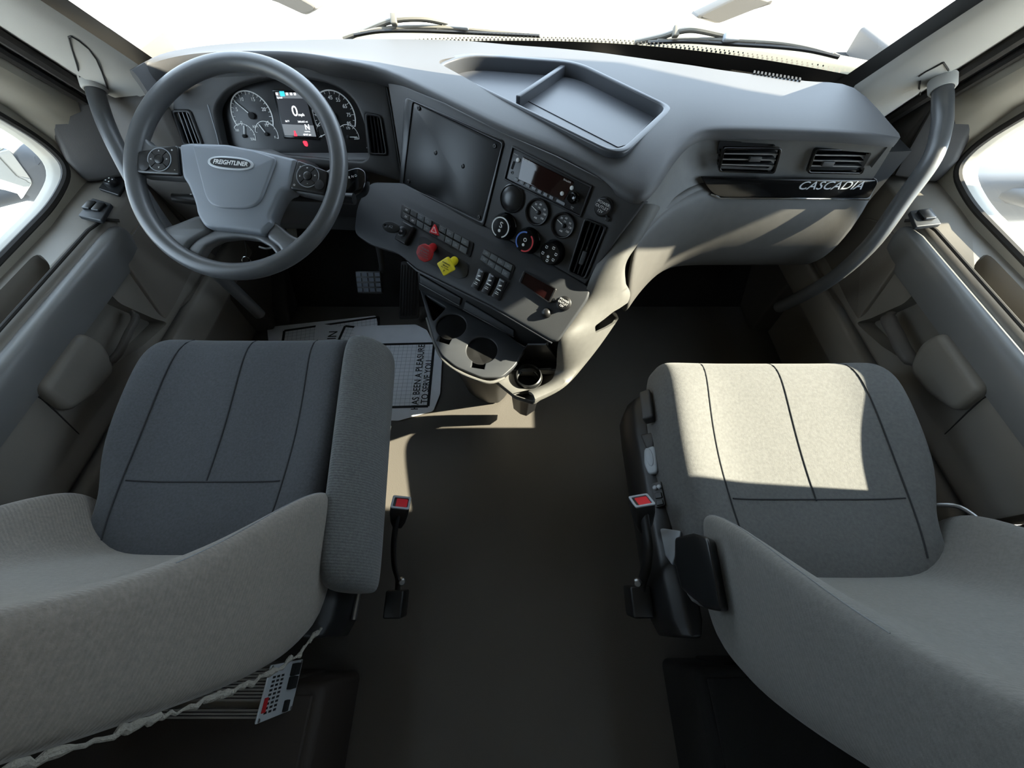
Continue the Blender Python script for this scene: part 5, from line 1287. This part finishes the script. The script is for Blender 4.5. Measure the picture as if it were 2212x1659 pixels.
# cabinets behind the seats and the amplifier on the left one
for sx, y1, lab in ((-1, -0.112, 'dark brown low cabinet behind the driver seat, below the amplifier'), (1, -0.085, 'black low cabinet behind the passenger seat')):
    c = thing('low_cabinet', V(sx*0.7, -0.6, -1.25), lab, 'cabinet')
    x0, x1 = sorted((sx*0.39, sx*1.045))
    put('cabinet_body', box_mesh(WORLD, x0, x1, -1.28, y1, 0.0, 0.235, 0.018), M['cabinet'] if sx < 0 else M['foot'], c, angle=30)
    FCf = Fr(V(sx*0.72, y1, -1.13), (0, 1, 0), ex=(-1, 0, 0))
    plate('door_panel', FCf, [rect(0, 0, 0.5, 0.18, 0.02)], -0.004, 0.006, M['cabinet'] if sx < 0 else M['foot'], c, 0.003)
    put('top_lid', box_mesh(WORLD, x0 + 0.02, x1 - 0.02, -1.26, y1 - 0.02, 0.232, 0.241, 0.006), M['cabinet'] if sx < 0 else M['foot'], c, angle=30)
am = thing('amplifier', V(-0.60, -0.16, -1.009), 'finned aluminium amplifier with a silver connector plate on the left cabinet', 'amplifier')
ax0, ax1, ay0, ay1, az0, az1 = -0.80, -0.45, -0.150, -0.078, 0.2415, 0.365
put('case', box_mesh(WORLD, ax0, ax1, ay0, ay1, az0, az1 - 0.012, 0.003), M['alu'], am, angle=30)
fins = []
for k in range(15):
    y = ay0 + 0.003 + 0.068*k/14
    if k in (3, 4): continue
    fins.append(box_mesh(WORLD, ax0, ax1, y - 0.0016, y + 0.0016, az1 - 0.014, az1))
for k in range(9):
    z = az0 + 0.012 + 0.10*k/8
    fins.append(box_mesh(WORLD, ax0, ax1, ay1, ay1 + 0.004, z - 0.0016, z + 0.0016))
put('fins', join(fins), M['alu'], am, smooth=False)
FAm = Fr(Vector((ax1, (ay0 + ay1)/2, (az0 + az1)/2)), (1, 0, 0), ex=(0, 1, 0))
ep = plate('end_plate', FAm, [rect(0, 0, 0.084, 0.128, 0.003)], 0.0, 0.003, M['plate'], am, 0.001)
pr = []
for j in range(3):
    for k in range(9): pr.append(plate_mesh(FAm, [rect(-0.030 + 0.0065*k, 0.010 + 0.016*j - 0.002*k*0, 0.0035, 0.010)], 0.003, 0.0034))
put('slot_print', join(pr), M['ink'], ep, smooth=False)
plate('red_label', FAm, [rect(-0.018, 0.050, 0.022, 0.014, 0.002)], 0.003, 0.0036, M['dred'], ep)
for x, y in ((0.028, -0.030), (0.006, -0.030)): plate('connector', FAm, [rect(x, y, 0.020, 0.024, 0.002)], 0.003, 0.012, M['matte'], ep, 0.001)
plate('connector', FAm, [rect(-0.030, -0.028, 0.018, 0.012, 0.002)], 0.003, 0.010, M['matte'], ep, 0.001)
for x in (-0.038, 0.038):
    for y in (-0.058, 0.058): lathe('screw', FAm.at(x, y, 0.003), [(0.003, 0), (0.003, 0.001), (0.002, 0.0018), (0.0002, 0.0018)], M['steel'], ep, 12)
for k in range(4):
    lathe('screw', Fr((ax0 + 0.09 + 0.045*k, ay0 + 0.020, az1 - 0.012), (0, 0, 1)), [(0.004, 0), (0.004, 0.003), (0.002, 0.0045), (0.0002, 0.0045)], M['chrome'], am, 12)
